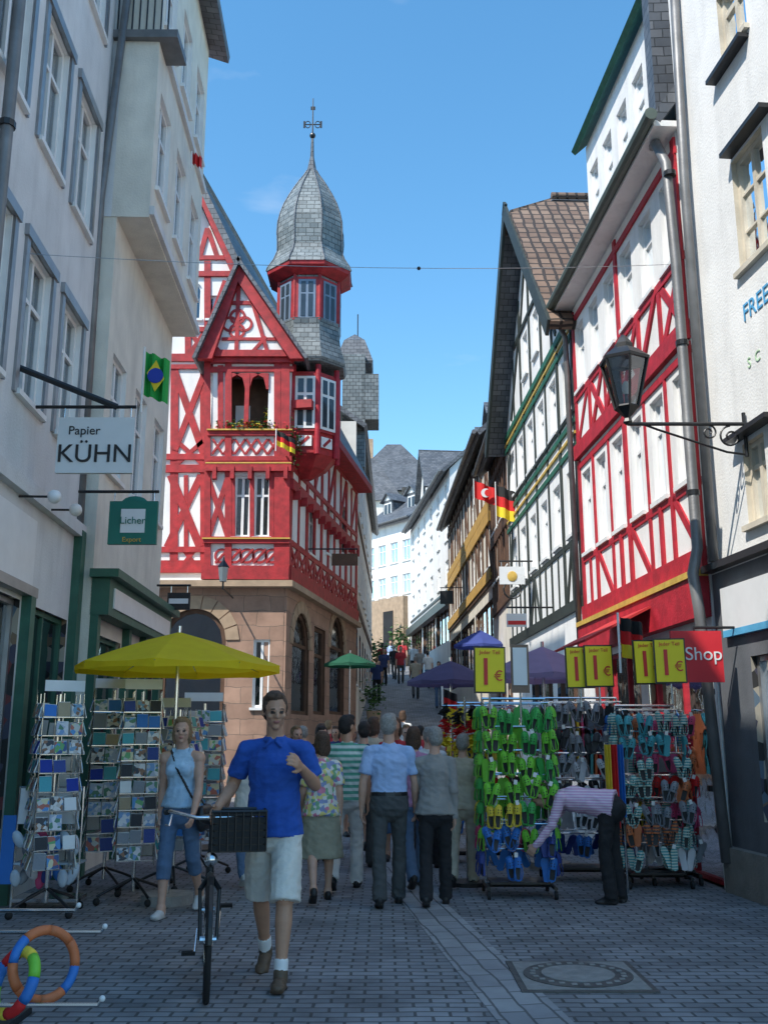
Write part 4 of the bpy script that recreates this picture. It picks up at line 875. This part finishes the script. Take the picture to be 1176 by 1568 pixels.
# ============== BICYCLE
def bicycle(fr_,re_):
    b=Bld('bicycle'); fr_=V(fr_); re_=V(re_); d=(fr_-re_); wb=d.length; d.normalize(); sd_=V((d.y,-d.x,0)); r=.34
    def T(x,y,z): return re_+sd_*x+d*y+V((0,0,z))
    for y0 in(0,wb):
        b.add('tyres',RUB,tube([T(0,y0+r*math.cos(t),r+r*math.sin(t)) for t in [i*2*math.pi/36 for i in range(36)]],.021,8,True),True)
        b.add('rims',CHROME,tube([T(0,y0+(r-.025)*math.cos(t),r+(r-.025)*math.sin(t)) for t in [i*2*math.pi/36 for i in range(36)]],.011,6,True))
        b.add('hubs',CHROME,cyl(T(-.05,y0,r),T(.05,y0,r),.022))
        for i in range(18): 
            t=i*2*math.pi/18; b.add('spokes',CHROME,cyl(T(.03*(-1)**i,y0,r),T(0,y0+.32*math.cos(t),r+.32*math.sin(t)),.0018,n=4))
        b.add('mudguards',BLACK,tube([T(0,y0+.375*math.cos(t),r+.375*math.sin(t)) for t in [(.1 if y0 else .6)+i*.24 for i in range(10)]],.022,6))
    BB=(0,.44,.29); ST_=(0,.28,.82); HD=(0,wb-.2,.85); HB=(0,wb-.16,.7)
    for a,c,rr in((BB,ST_,.016),(BB,HB,.02),((0,.34,.62),HD,.016),((0,0,r),BB,.012),((0,0,r),(0,.3,.74),.01),(HD,HB,.022),(HB,(.06,wb-.07,.62),.016),(HB,(-.06,wb-.07,.62),.016),((.06,wb-.07,.62),(.05,wb,r),.012),((-.06,wb-.07,.62),(-.05,wb,r),.012),(HD,(0,wb-.26,1.02),.014),(ST_,(0,.24,.96),.013)):
        b.add('frame',BLACK,cyl(T(*a),T(*c),rr))
    b.add('handlebar',CHROME,tube([T(-.3,wb-.45,1.06),T(-.27,wb-.3,1.08),T(-.1,wb-.24,1.04),T(.1,wb-.24,1.04),T(.27,wb-.3,1.08),T(.3,wb-.45,1.06)],.012),True)
    for s_ in(-1,1):
        b.add('grips',RUB,cyl(T(s_*.29,wb-.36,1.07),T(s_*.305,wb-.48,1.06),.018)); b.add('brake_levers',CHROME,tube([T(s_*.26,wb-.27,1.06),T(s_*.27,wb-.2,1.0),T(s_*.3,wb-.32,.99)],.007,6))
    R_=Matrix.Rotation(math.atan2(d.y,d.x)-math.pi/2,3,'Z')
    b.add('saddle',BLACK,sph(T(0,.2,.98),(.09,.13,.04),R=R_),True)
    b.add('lamp',CHROME,sph(T(0,wb-.06,.8),.045),True)
    cx,cy,cz=-.17,wb-.16,.97; sx,sy,sz=.34,.27,.24
    b.add('basket',BLACK,box(T(cx,cy,cz-sz/2),(sx,sy,.012),R_))
    for k in range(6):
        z=cz-sz/2+.02+k*.042
        for s_ in(-1,1):
            b.add('basket',RUB,box(T(cx+s_*sx/2,cy,z),(.008,sy,.034),R_)); b.add('basket',RUB,box(T(cx,cy+s_*sy/2,z),(sx,.008,.034),R_))
    for k in range(8):
        for s_ in(-1,1): b.add('basket_ribs',BLACK,cyl(T(cx-sx/2+sx*k/7,cy+s_*(sy/2+.004),cz-sz/2),T(cx-sx/2+sx*k/7,cy+s_*(sy/2+.004),cz+sz/2),.006,n=5))
    b.add('basket_liner',BLACK,box(T(cx,cy,cz-.02),(sx-.03,sy-.03,sz-.06),R_))
    b.add('basket_rim',BLACK,tube([T(cx+a*sx/2,cy+c*sy/2,cz+sz/2) for a,c in((-1,-1),(1,-1),(1,1),(-1,1))],.012,6,True))
    b.add('chainring',CHROME,cyl(T(.05,.44,.29),T(.055,.44,.29),.09,n=20)); 
    for s_ in(-1,1): b.add('cranks',CHROME,cyl(T(s_*.07,.44,.29),T(s_*.08,.44+s_*.1,.29-s_*.13),.01)); b.add('pedals',RUB,box(T(s_*.12,.44+s_*.1,.29-s_*.13),(.09,.07,.02),R_))
    b.add('carrier',BLACK,box(T(0,-.05,.76),(.12,.35,.015),R_)); b.finish(re_)
bicycle((-1.08,6.45,0),(-1.27,7.52,0))
# ============== PEOPLE
def rotx(a): return Matrix.Rotation(a,3,'X')
def person(name,X,Y,h=1.75,head=180,legs=((12,5),(-14,22)),arms=((-12,6,18),(14,6,22)),lean=2,top=None,bot=None,skin=None,hair=None,shoe=None,kind='trousers',sleeve='short',hairlen=0,vox=.011,hyaw=0,hpitch=0,wid=1,fem=False,wr=None,sock=None,bag=None,collar=False,fold=.006,tuck=False):
    s=h/1.8; prims=[]
    def seg(a,b_,r0,r1,lab,ux=None,rnd=True):
        a=V(a);b_=V(b_)
        if (b_-a).length<1e-5: return
        if not isinstance(r0,tuple): r0=(r0,r0)
        if not isinstance(r1,tuple): r1=(r1,r1)
        d=(b_-a).normalized()
        if ux is None: ux,uy,_=frame(d)
        else: ux=(V(ux)-d*V(ux).dot(d)).normalized(); uy=d.cross(ux)
        prims.append(('s',a,b_,r0,r1,lab,ux,uy))
        if rnd:
            for p,r in((a,r0),(b_,r1)): prims.append(('e',p,(r[0]*.99,r[1]*.99,min(r)*.95),Matrix((ux,uy,d)).transposed(),lab))
    def ell(c,r,lab,R_=None): prims.append(('e',V(c),r,R_ or Matrix.Identity(3),lab))
    hipz=.95; an=[];kn=[]
    for i,sg_ in((0,1),(1,-1)):
        fw,kb=[math.radians(q) for q in legs[i]]
        hp_=V((sg_*.088,0,hipz-.03)); k_=hp_+V((sg_*.03,math.sin(fw),-math.cos(fw)))*.43; a_=k_+V((sg_*-.01,math.sin(fw-kb),-math.cos(fw-kb)))*.42
        kn.append((hp_,k_)); an.append((a_,fw-kb))
    off=V((0,0,.085-min(a[0].z for a in an))); T=kind=='trousers'
    for i,sg_ in((0,1),(1,-1)):
        hp_,k_=[q+off for q in kn[i]]; a_,fa=an[i]; a_=a_+off
        seg(hp_,k_,.083*wid,.062 if T else .056,'bot' if T else 'skin'); sd=(a_-k_).normalized()
        if T:
            seg(k_,a_,.062,.055,'bot'); seg(k_-sd*.02,a_+sd*.03,.066,.068,'bot',rnd=False)
        else:
            seg(k_,k_.lerp(a_,.3),.052,.054,'skin'); ell(k_.lerp(a_,.28)+V((0,-.018,0)),(.05,.05,.11),'skin',Matrix(frame(sd)).transposed()); seg(k_.lerp(a_,.3),k_.lerp(a_,.75),.054,.037,'skin'); seg(k_.lerp(a_,.75),a_,.037,.036,'skin'); ell(k_+V((0,.02,0)),(.045,.045,.05),'skin')
        if kind=='shorts': seg(hp_-V((0,0,.02)),k_+(k_-hp_).normalized()*.01,.093*wid,.094*wid,'bot',rnd=False)
        if kind=='capri': seg(hp_,k_,.088*wid,.068*wid,'bot'); seg(k_,k_.lerp(a_,.4),.068*wid,.064*wid,'bot',rnd=False)
        if sock: seg(k_.lerp(a_,.8),a_,.045,.043,'sock',rnd=False)
        fp=rotx(min(0,fa)*.9 if fa<0 else fa*.4); fo=lambda p:a_+fp@V(p)
        ell(fo((0,-.03,-.035)),(.038,.045,.045),'shoe',fp); ell(fo((0,.05,-.045)),(.044,.085,.036),'shoe',fp); ell(fo((sg_*.006,.12,-.055)),(.045,.06,.026),'shoe',fp); seg(fo((0,-.045,-.076)),fo((0,.14,-.076)),(.04,.011),(.043,.011),'shoe',ux=(1,0,0)); seg(a_+V((0,0,.01)),fo((0,0,-.03)),.046 if not T else .05,.045,'shoe' if (T or sock) else 'skin')
    pel=V((0,0,hipz))+off; RL=rotx(-math.radians(lean)); RH2=rotx(-math.radians(lean*.5))
    def U(p): return pel+RL@V(p)
    X1=(1,0,0); hw=(.16 if not fem else .168)*wid
    seg(pel+RH2@V((0,0,-.07)),pel+RH2@V((0,0,.04)),(hw*1.03,.118*wid),(hw*.97,.115*wid),'bot',X1)
    if fem or T:
        for q in(-1,1): ell(pel+RH2@V((q*.07,-.045,-.075)),(.08*wid,.078*wid,.08),'bot')
    if kind=='skirt': seg(U((0,0,.08)),V((0,0,.45)),(hw,.12),(hw*1.3,.2),'bot',X1,False)
    wa=(.15 if not fem else .128)*wid; ch=(.172 if not fem else .148)*wid; sh=.195 if not fem else .168
    seg(U((0,0,.05)),U((0,0,.2)),(hw*1.0,.12*wid),(wa*1.03,.11*wid),'top',X1); seg(U((0,0,.2)),U((0,.005,.37)),(wa*1.03,.11*wid),(ch,.12*wid),'top',X1); seg(U((0,.005,.37)),U((0,-.005,.455)),(ch,.12*wid),(.145,.09),'top',X1); seg(U((0,-.005,.46)),U((0,0,.52)),(.14,.085),(.075,.065),'top',X1)
    if tuck:
        seg(U((0,0,.05)),U((0,0,.085)),(hw*1.05,.125*wid),(hw*1.04,.124*wid),'bag',X1,False); seg(U((0,0,-.08)),U((0,0,.055)),(hw*1.08,.13*wid),(hw*1.04,.124*wid),'bot',X1,False)
    else:
        hz=-.06 if (sleeve!='none') else .02
        seg(U((0,0,hz)),U((0,0,.2)),(hw*1.14,.146*wid),(wa*1.06,.116*wid),'top',X1,False)
    if fem:
        for q in(-1,1): ell(U((q*.065,.085,.35)),(.062,.055,.058),'top')
    seg(U((0,-.01,.5)),U((0,.02,.62)),.06,.056,'skin')
    if collar:
        n=10
        for k in range(n):
            a0=math.pi*.5+.3+(2*math.pi-.6)*k/n; a1=math.pi*.5+.3+(2*math.pi-.6)*(k+1)/n
            seg(U((.068*math.cos(a0),.066*math.sin(a0),.53)),U((.068*math.cos(a1),.066*math.sin(a1),.53)),(.011,.018),(.011,.018),'top')
        for q in(-1,1): seg(U((q*.022,.07,.522)),U((q*.06,.088,.485)),(.016,.008),(.006,.006),'top')
    elif sleeve!='none': seg(U((0,-.005,.5)),U((0,.008,.533)),(.078,.07),(.068,.062),'top',X1,False)
    for i,sg_ in((0,1),(1,-1)):
        S=U((sg_*sh,0,.46)); tl='top' if sleeve!='none' else 'skin'
        seg(U((sg_*.05,-.005,.5)),U((sg_*(sh-.03),0,.478)),.042,.054,tl)
        if sleeve=='none': seg(U((sg_*.09,0,.36)),U((sg_*.085,0,.54)),(.02,.085),(.02,.04),'top',X1)
        ell(S,(.06,.062,.064),tl)
        if wr and wr[i]: E_,W_=[V(q) for q in wr[i]]
        else:
            fw,ou,be=[math.radians(q) for q in arms[i]]
            E_=S+V((sg_*math.sin(ou),math.sin(fw)*math.cos(ou),-math.cos(fw)*math.cos(ou)))*.29; W_=E_+V((sg_*math.sin(ou)*.2,math.sin(fw+be),-math.cos(fw+be))).normalized()*.255
        al='skin' if sleeve!='long' else 'top'
        seg(S,E_,.048,.039,al); seg(E_,E_.lerp(W_,.3),.039,.042,al); seg(E_.lerp(W_,.3),W_,.042,.027 if al=='skin' else .038,al)
        if sleeve=='short': seg(S,S.lerp(E_,.72),.06,.066,'top',rnd=False)
        if sleeve=='long': seg(S,E_,.058,.05,'top')
        hd=(W_-E_).normalized(); n_=V((-sg_,0,0)); n_=(n_-hd*n_.dot(hd)).normalized(); u_=n_.cross(hd)
        if u_.y<0 and abs(hd.y)<.9: u_=-u_
        if abs(hd.y)>=.9 and u_.z<0: u_=-u_
        seg(W_,W_+hd*.08,(.028,.019),(.04,.016),'skin',u_)
        cu=.35
        for j,(o_,l_) in enumerate(((.031,.07),(.0105,.08),(-.0105,.075),(-.031,.058))):
            p0=W_+hd*.085+u_*o_*1.1; d1=(hd+n_*cu+u_*o_*4).normalized(); p1=p0+d1*l_*.5; d2=(hd*.7+n_*1.0).normalized(); p2=p1+d2*l_*.5
            seg(p0-hd*.015,p1,.0095,.0088,'skin'); seg(p1,p2,.0088,.0078,'skin')
        p0=W_+hd*.025+u_*.028; p1=p0+(u_*.7+hd*.7+n_*.2).normalized()*.042; p2=p1+(u_*.25+hd*.9+n_*.4).normalized()*.032
        seg(p0,p1,.014,.011,'skin'); seg(p1,p2,.011,.009,'skin')
    hc=U((0,.03,.712)); RH=(RL if lean<30 else rotx(-math.radians(lean*.6)))@Matrix.Rotation(math.radians(hyaw),3,'Z')@rotx(-math.radians(hpitch))
    def Hh(p): return hc+RH@(V(p)*1.03)
    ell(Hh((0,-.008,.03)),(.075,.092,.092),'skin',RH); ell(Hh((0,.022,-.04)),(.059,.061,.063),'skin',RH); ell(Hh((0,.06,-.088)),(.024,.022,.02),'skin',RH); ell(Hh((0,.045,-.005)),(.059,.043,.05),'skin',RH)
    seg(Hh((0,.085,.02)),Hh((0,.103,-.02)),.008,.013,'skin'); 
    for q in(-1,1): ell(Hh((q*.011,.094,-.022)),(.009,.009,.007),'skin',RH); seg(Hh((q*.012,.088,.024)),Hh((q*.046,.074,.022)),.008,.007,'skin'); ell(Hh((q*.042,.062,-.02)),(.02,.02,.018),'skin',RH)
    ell(Hh((0,.083,-.054)),(.022,.008,.0065),'lip',RH)
    for q in(-1,1):
        ell(Hh((q*.029,.083,.006)),(.011,.008,.0055),'eye',RH); seg(Hh((q*.016,.092,.027)),Hh((q*.044,.08,.026)),.0045,.004,'hair'); ell(Hh((q*.076,-.008,-.005)),(.01,.02,.03),'skin',RH)
    ell(Hh((0,-.022,.045)),(.084,.092,.09),'hair',RH); ell(Hh((0,-.045,.0)),(.079,.068,.08),'hair',RH); ell(Hh((.01,.02,.1)),(.062,.056,.036),'hair',RH)
    for q in(-1,1): ell(Hh((q*.068,.012,.03)),(.012,.025,.035),'hair',RH)
    if hairlen>=1:
        ell(Hh((0,-.055,-.06)),(.083,.05,.095),'hair',RH)
        for q in(-1,1): ell(Hh((q*.07,-.005,-.03)),(.022,.045,.09),'hair',RH)
    if bag:
        seg(U((.1,.03,.54)),U((.0,.125,.36)),(.012,.008),(.012,.008),'bag'); seg(U((.0,.125,.36)),U((-.2,.07,.0)),(.012,.008),(.012,.008),'bag'); seg(U((.1,.0,.54)),U((-.22,-.08,.0)),(.012,.01),(.012,.01),'bag'); seg(U((-.24,-.1,-.08)),U((-.24,.12,-.08)),(.05,.12),(.05,.12),'bag',ux=(1,0,0))
    vs=[];fs=[]
    for p in prims:
        if p[0]=='e': v_,f_=sph(p[1],tuple(p[2]),14,9,p[3])
        else:
            _,a,b_,r0,r1,lab,ux,uy=p; n=14; v_=[]
            for q,r in((a,r0),(b_,r1)):
                for k in range(n): t=2*math.pi*k/n; v_.append(q+ux*math.cos(t)*r[0]+uy*math.sin(t)*r[1])
            f_=[(k,(k+1)%n,n+(k+1)%n,n+k) for k in range(n)]+[tuple(range(n))[::-1],tuple(range(n,2*n))]
        o=len(vs); vs+=[tuple(q*s) for q in v_]; fs+=[tuple(i+o for i in q) for q in f_]
    me=bpy.data.meshes.new('t'); me.from_pydata(vs,[],fs); ob=bpy.data.objects.new('t',me); bpy.context.collection.objects.link(ob)
    md=ob.modifiers.new('r','REMESH'); md.mode='VOXEL'; md.voxel_size=vox; md2=ob.modifiers.new('s','SMOOTH'); md2.iterations=2; md2.factor=.5
    dg=bpy.context.evaluated_depsgraph_get(); nm=bpy.data.meshes.new_from_object(ob.evaluated_get(dg)); bpy.data.objects.remove(ob); bpy.data.meshes.remove(me)
    labs=['skin','top','bot','shoe','hair','eye','lip','sock','bag']
    def label(cen):
        best=np.full(len(cen),1e9); lab=np.zeros(len(cen),int)
        for p in prims:
            if p[0]=='e':
                R_=np.array(p[3]); q=(cen-np.array(p[1]))@R_; r=np.array(p[2]); kk=np.linalg.norm(q/r,axis=1); k2=np.linalg.norm(q/(r*r),axis=1)+1e-9; dd=kk*(kk-1)/k2; L_=p[4]
            else:
                _,a,b_,r0,r1,L_,ux,uy=p; a_=np.array(a); ax_=np.array(b_-a); ln=np.linalg.norm(ax_); ax_/=ln; q=cen-a_; w_=q@ax_; t=np.clip(w_/ln,0,1); rx=r0[0]+(r1[0]-r0[0])*t; ry=r0[1]+(r1[1]-r0[1])*t
                lx=q@np.array(ux); ly=q@np.array(uy); kk=np.sqrt((lx/rx)**2+(ly/ry)**2); k2=np.sqrt((lx/rx**2)**2+(ly/ry**2)**2)+1e-9; dr=kk*(kk-1)/k2; exs=np.abs(w_-np.clip(w_,0,ln)); dd=np.where(exs>0,np.hypot(np.maximum(dr,0),exs),dr)
            if L_ in('eye','lip'): dd=dd-.003
            mk=dd<best; best[mk]=dd[mk]; lab[mk]=labs.index(L_)
        return lab
    N_=len(nm.polygons); cen=np.empty(N_*3); nm.polygons.foreach_get('center',cen); lab=label(cen.reshape(-1,3)/s)
    if vox<.02:
        nv=len(nm.vertices); co=np.empty(nv*3); nm.vertices.foreach_get('co',co); co=co.reshape(-1,3); no=np.empty(nv*3); nm.vertices.foreach_get('normal',no); no=no.reshape(-1,3)
        vl=label(co/s); sx=X*3.7
        for i in np.nonzero((vl==1)|(vl==2)|(vl==4))[0]:
            p=co[i]
            if vl[i]==4: dsp=.005*noise.noise(V((p[0]*60+sx,p[1]*60,p[2]*25)))
            else:
                q=V((p[0]*9+sx,p[1]*9,p[2]*13+p[0]*5)); n1=noise.noise(q); dsp=fold*(1-2*abs(n1))*1.1+fold*.6*noise.noise(q*2.3)-fold*.3
            co[i]=p+no[i]*dsp
        nm.vertices.foreach_set('co',co.ravel())
    ms={'skin':skin,'top':top,'bot':bot,'shoe':shoe,'hair':hair,'eye':EYE,'lip':LIP,'sock':sock or skin,'bag':BLACK}
    for l in labs: nm.materials.append(ms[l])
    nm.polygons.foreach_set('material_index',lab.astype(np.int32)); nm.polygons.foreach_set('use_smooth',[True]*N_); nm.update(); nm.name=name
    ob=bpy.data.objects.new(name,nm); bpy.context.collection.objects.link(ob); ob.location=(X,Y,zg(Y)); ob.rotation_euler=(0,0,math.radians(head)); return ob
EYE=M('eye_dark',(.05,.04,.035),.3,0,5,0); LIP=M('lip',(.4,.16,.13),.6,.05,5,0)
SK=M('skin',(.58,.34,.24),.55,.08,20,.05); SK2=M('tanned_skin',(.5,.27,.17),.55,.08,20,.05)
HB=M('brown_hair',(.09,.05,.03),.7,.4,60,.5,bs=150); HG=M('grey_hair',(.33,.31,.28),.7,.3,60,.5,bs=150); HK=M('dark_hair',(.025,.02,.018),.7,.4,60,.5,bs=150); HL=M('blond_hair',(.26,.16,.08),.7,.3,60,.5,bs=150)
def fab(n,c): return M(n,c,.9,.15,7,.5,bs=18)
POLO=fab('blue_polo',(.02,.09,.4)); CREAMS=fab('cream_cotton',(.72,.69,.62)); LBL=fab('light_blue_shirt',(.4,.55,.82)); DGR=fab('dark_grey_trousers',(.07,.075,.075)); GJ=fab('grey_jacket',(.3,.29,.27)); BKT=fab('black_trousers',(.02,.02,.022)); DEN=fab('denim',(.1,.17,.28)); LBT=fab('pale_blue_top',(.42,.6,.75)); WHT=fab('white_cotton',(.7,.7,.68)); BEI=fab('beige_cotton',(.5,.45,.34)); KH=fab('khaki_skirt',(.3,.28,.2)); LIL=stripes('lilac_stripes',(.62,.36,.55),(.75,.62,.72),40); GST=stripes('green_stripes',(.6,.66,.6),(.1,.35,.25),16); FLO=multi('floral_blouse',28,[(.7,.68,.6),(.65,.2,.3),(.2,.4,.2),(.7,.6,.2),(.7,.68,.62),(.25,.3,.5)]); MAU=fab('mauve_shirt',(.5,.25,.4)); REDT=fab('red_cotton',(.5,.04,.05)); NAVT=fab('navy_cotton',(.03,.05,.14)); SHB=M('brown_shoe',(.12,.08,.05),.6); SHK=M('black_shoe',(.02,.02,.02),.5); SHW=M('white_shoe',(.6,.6,.58),.6)
person('man_with_polo_shirt',-.74,6.9,1.88,176,legs=((-16,14),(17,8)),wr=(((.28,-.03,1.18),(.33,.2,1.05)),((-.26,-.03,1.18),(-.2,.2,1.3))),lean=3,top=POLO,bot=CREAMS,skin=SK2,hair=HB,shoe=SHB,kind='shorts',vox=.0075,hyaw=20,hpitch=6,wid=1.04,sock=FRM,collar=True)
person('woman_in_blue_top',-1.85,9.3,1.74,172,top=LBT,bot=DEN,skin=SK,hair=HL,shoe=SHW,kind='capri',sleeve='none',hairlen=1,fem=True,vox=.009,hyaw=12,bag=True)
g1=PG(596,1387); person('man_in_blue_shirt',g1.x,g1.y,1.79,2,legs=((10,3),(-9,10)),top=LBL,bot=DGR,skin=SK,hair=HG,shoe=SHK,vox=.009,wid=1.12,arms=((4,12,14),(-4,12,14)),tuck=True,hyaw=-12)
g1=PG(668,1387); person('grey_haired_woman',g1.x,g1.y,1.66,-4,legs=((8,3),(-8,12)),top=GJ,bot=BKT,skin=SK,hair=HG,shoe=SHK,vox=.009,sleeve='long',fem=True,wid=1.15,hyaw=20)
person('woman_in_floral_blouse',-.62,10.1,1.62,8,top=FLO,bot=KH,skin=SK,hair=HB,shoe=SHK,kind='skirt',fem=True,wid=1.15,hairlen=1,hyaw=25)
person('man_in_striped_shirt',-.4,10.9,1.8,-5,top=GST,bot=WHT,skin=SK2,hair=HK,shoe=SHK,wid=1.1,hyaw=-40)
person('woman_in_pink_shirt',.33,11.0,1.68,10,top=MAU,bot=DEN,skin=SK,hair=HB,shoe=SHK,fem=True,hairlen=1)
person('man_in_beige_shirt',.86,11.1,1.6,-12,top=BEI,bot=BEI,skin=SK,hair=HG,shoe=SHK,wid=1.1)
person('bending_shopper',2.2,10.0,1.7,68,legs=((-2,4),(6,12)),lean=82,top=LIL,bot=BKT,skin=SK,hair=HB,shoe=SHK,wid=1.14,arms=((35,6,10),(20,6,20)),sleeve='long')
person('child_in_white_shirt',-1.5,11.2,1.5,20,top=WHT,bot=DEN,skin=SK,hair=HK,shoe=SHW)
tops=[NAVT,REDT,WHT,BEI,LBL,GJ,MAU,BKT,WHT,NAVT,REDT]; hs=[HK,HB,HG,HB,HL,HK]
crowd=[(-.25,12.6,1.75,5),(.15,13.4,1.82,175),(.55,12.6,1.68,-10),(-.15,14.6,1.85,0),(.35,15.5,1.75,180),(.75,14,1.72,20),(-.8,12.9,1.7,190),(-.95,15.2,1.78,10),(1.0,16.5,1.75,-20),(-.9,19,1.7,170),(-1.15,21,1.72,10),(.1,18.5,1.8,180),(.7,19.5,1.7,0),(.45,24,1.7,0),(-1.35,17.2,1.75,60),(-.55,16.6,1.75,200),(-1.2,13.9,1.72,175)]
for i,(x,y,h_,hd) in enumerate(crowd):
    fm=i%2==1; person('pedestrian',x,y,h_,hd,top=tops[i%len(tops)],bot=[DGR,DEN,BKT,BEI][i%4],skin=[SK,SK2][i%2],hair=hs[i%6],shoe=SHK,fem=fm,hairlen=1 if fm else 0,vox=.014,wid=random.uniform(.95,1.15),legs=((random.uniform(5,16),4),(-random.uniform(5,16),16)),hyaw=random.uniform(-35,35),kind=['trousers','capri','trousers','shorts'][i%4])
far=[(-.1,50,0),(.35,52,180),(.5,49,10),(1.0,53,180),(1.5,50,0),(1.7,47,180),(2.0,45,20),(.0,46,180),(1.3,41,0),(2.1,38,180),(-.3,40,0),(.8,47,180)]
for i,(x,y,hd) in enumerate(far): person('pedestrian',x,y,1.7+.1*random.random(),hd,top=tops[(i*3+1)%len(tops)],bot=[DEN,BKT,DGR][i%3],skin=SK,hair=hs[i%6],shoe=SHK,vox=.025)
# ============== sky, sun, camera
el=math.radians(52); A_=math.radians(46)
w=bpy.data.worlds.new('World'); bpy.context.scene.world=w; w.use_nodes=True; nt=w.node_tree; bg=nt.nodes['Background']
sk=nt.nodes.new('ShaderNodeTexSky'); sk.sky_type='NISHITA'; sk.sun_disc=False; sk.sun_elevation=el; sk.sun_rotation=math.pi+A_; sk.air_density=1.2; sk.dust_density=.2; sk.ozone_density=3
hs_=nt.nodes.new('ShaderNodeHueSaturation'); hs_.inputs['Saturation'].default_value=1.22; hs_.inputs['Hue'].default_value=.49; nt.links.new(sk.outputs[0],hs_.inputs['Color'])
tc=nt.nodes.new('ShaderNodeTexCoord'); mp=nt.nodes.new('ShaderNodeMapping'); mp.inputs['Scale'].default_value=(3,3,10); mp.inputs['Location'].default_value=(.4,.2,.3); nt.links.new(tc.outputs['Generated'],mp.inputs[0])
nz=nt.nodes.new('ShaderNodeTexNoise'); nz.inputs['Scale'].default_value=1.3; nz.inputs['Detail'].default_value=8; nt.links.new(mp.outputs[0],nz.inputs['Vector'])
mr=nt.nodes.new('ShaderNodeMapRange'); mr.inputs[1].default_value=.64; mr.inputs[2].default_value=.85; mr.inputs[3].default_value=0; mr.inputs[4].default_value=.4; nt.links.new(nz.outputs['Fac'],mr.inputs[0])
mx=nt.nodes.new('ShaderNodeMix'); mx.data_type='RGBA'; mx.inputs[7].default_value=(4,4.2,4.5,1); nt.links.new(mr.outputs[0],mx.inputs[0]); nt.links.new(hs_.outputs[0],mx.inputs[6]); nt.links.new(mx.outputs[2],bg.inputs[0])
bg.inputs[1].default_value=.26
tosun=V((-math.sin(A_)*math.cos(el),-math.cos(A_)*math.cos(el),math.sin(el)))
l=bpy.data.lights.new('sun','SUN'); l.energy=5.6; l.angle=math.radians(.5); l.color=(1,.95,.87); lo_=bpy.data.objects.new('sun',l); bpy.context.collection.objects.link(lo_); lo_.rotation_euler=tosun.to_track_quat('Z','Y').to_euler()
cd=bpy.data.cameras.new('camera'); cam=bpy.data.objects.new('camera',cd); bpy.context.collection.objects.link(cam); cam.location=(0,0,H); cam.rotation_euler=(math.pi/2+TH,0,0); cd.sensor_fit='HORIZONTAL'; cd.sensor_width=36; cd.lens=F/1176*36; cd.clip_end=2000; cd.clip_start=.05
sc=bpy.context.scene; sc.camera=cam; sc.view_settings.view_transform='Standard'; sc.view_settings.look='None'; sc.view_settings.exposure=0
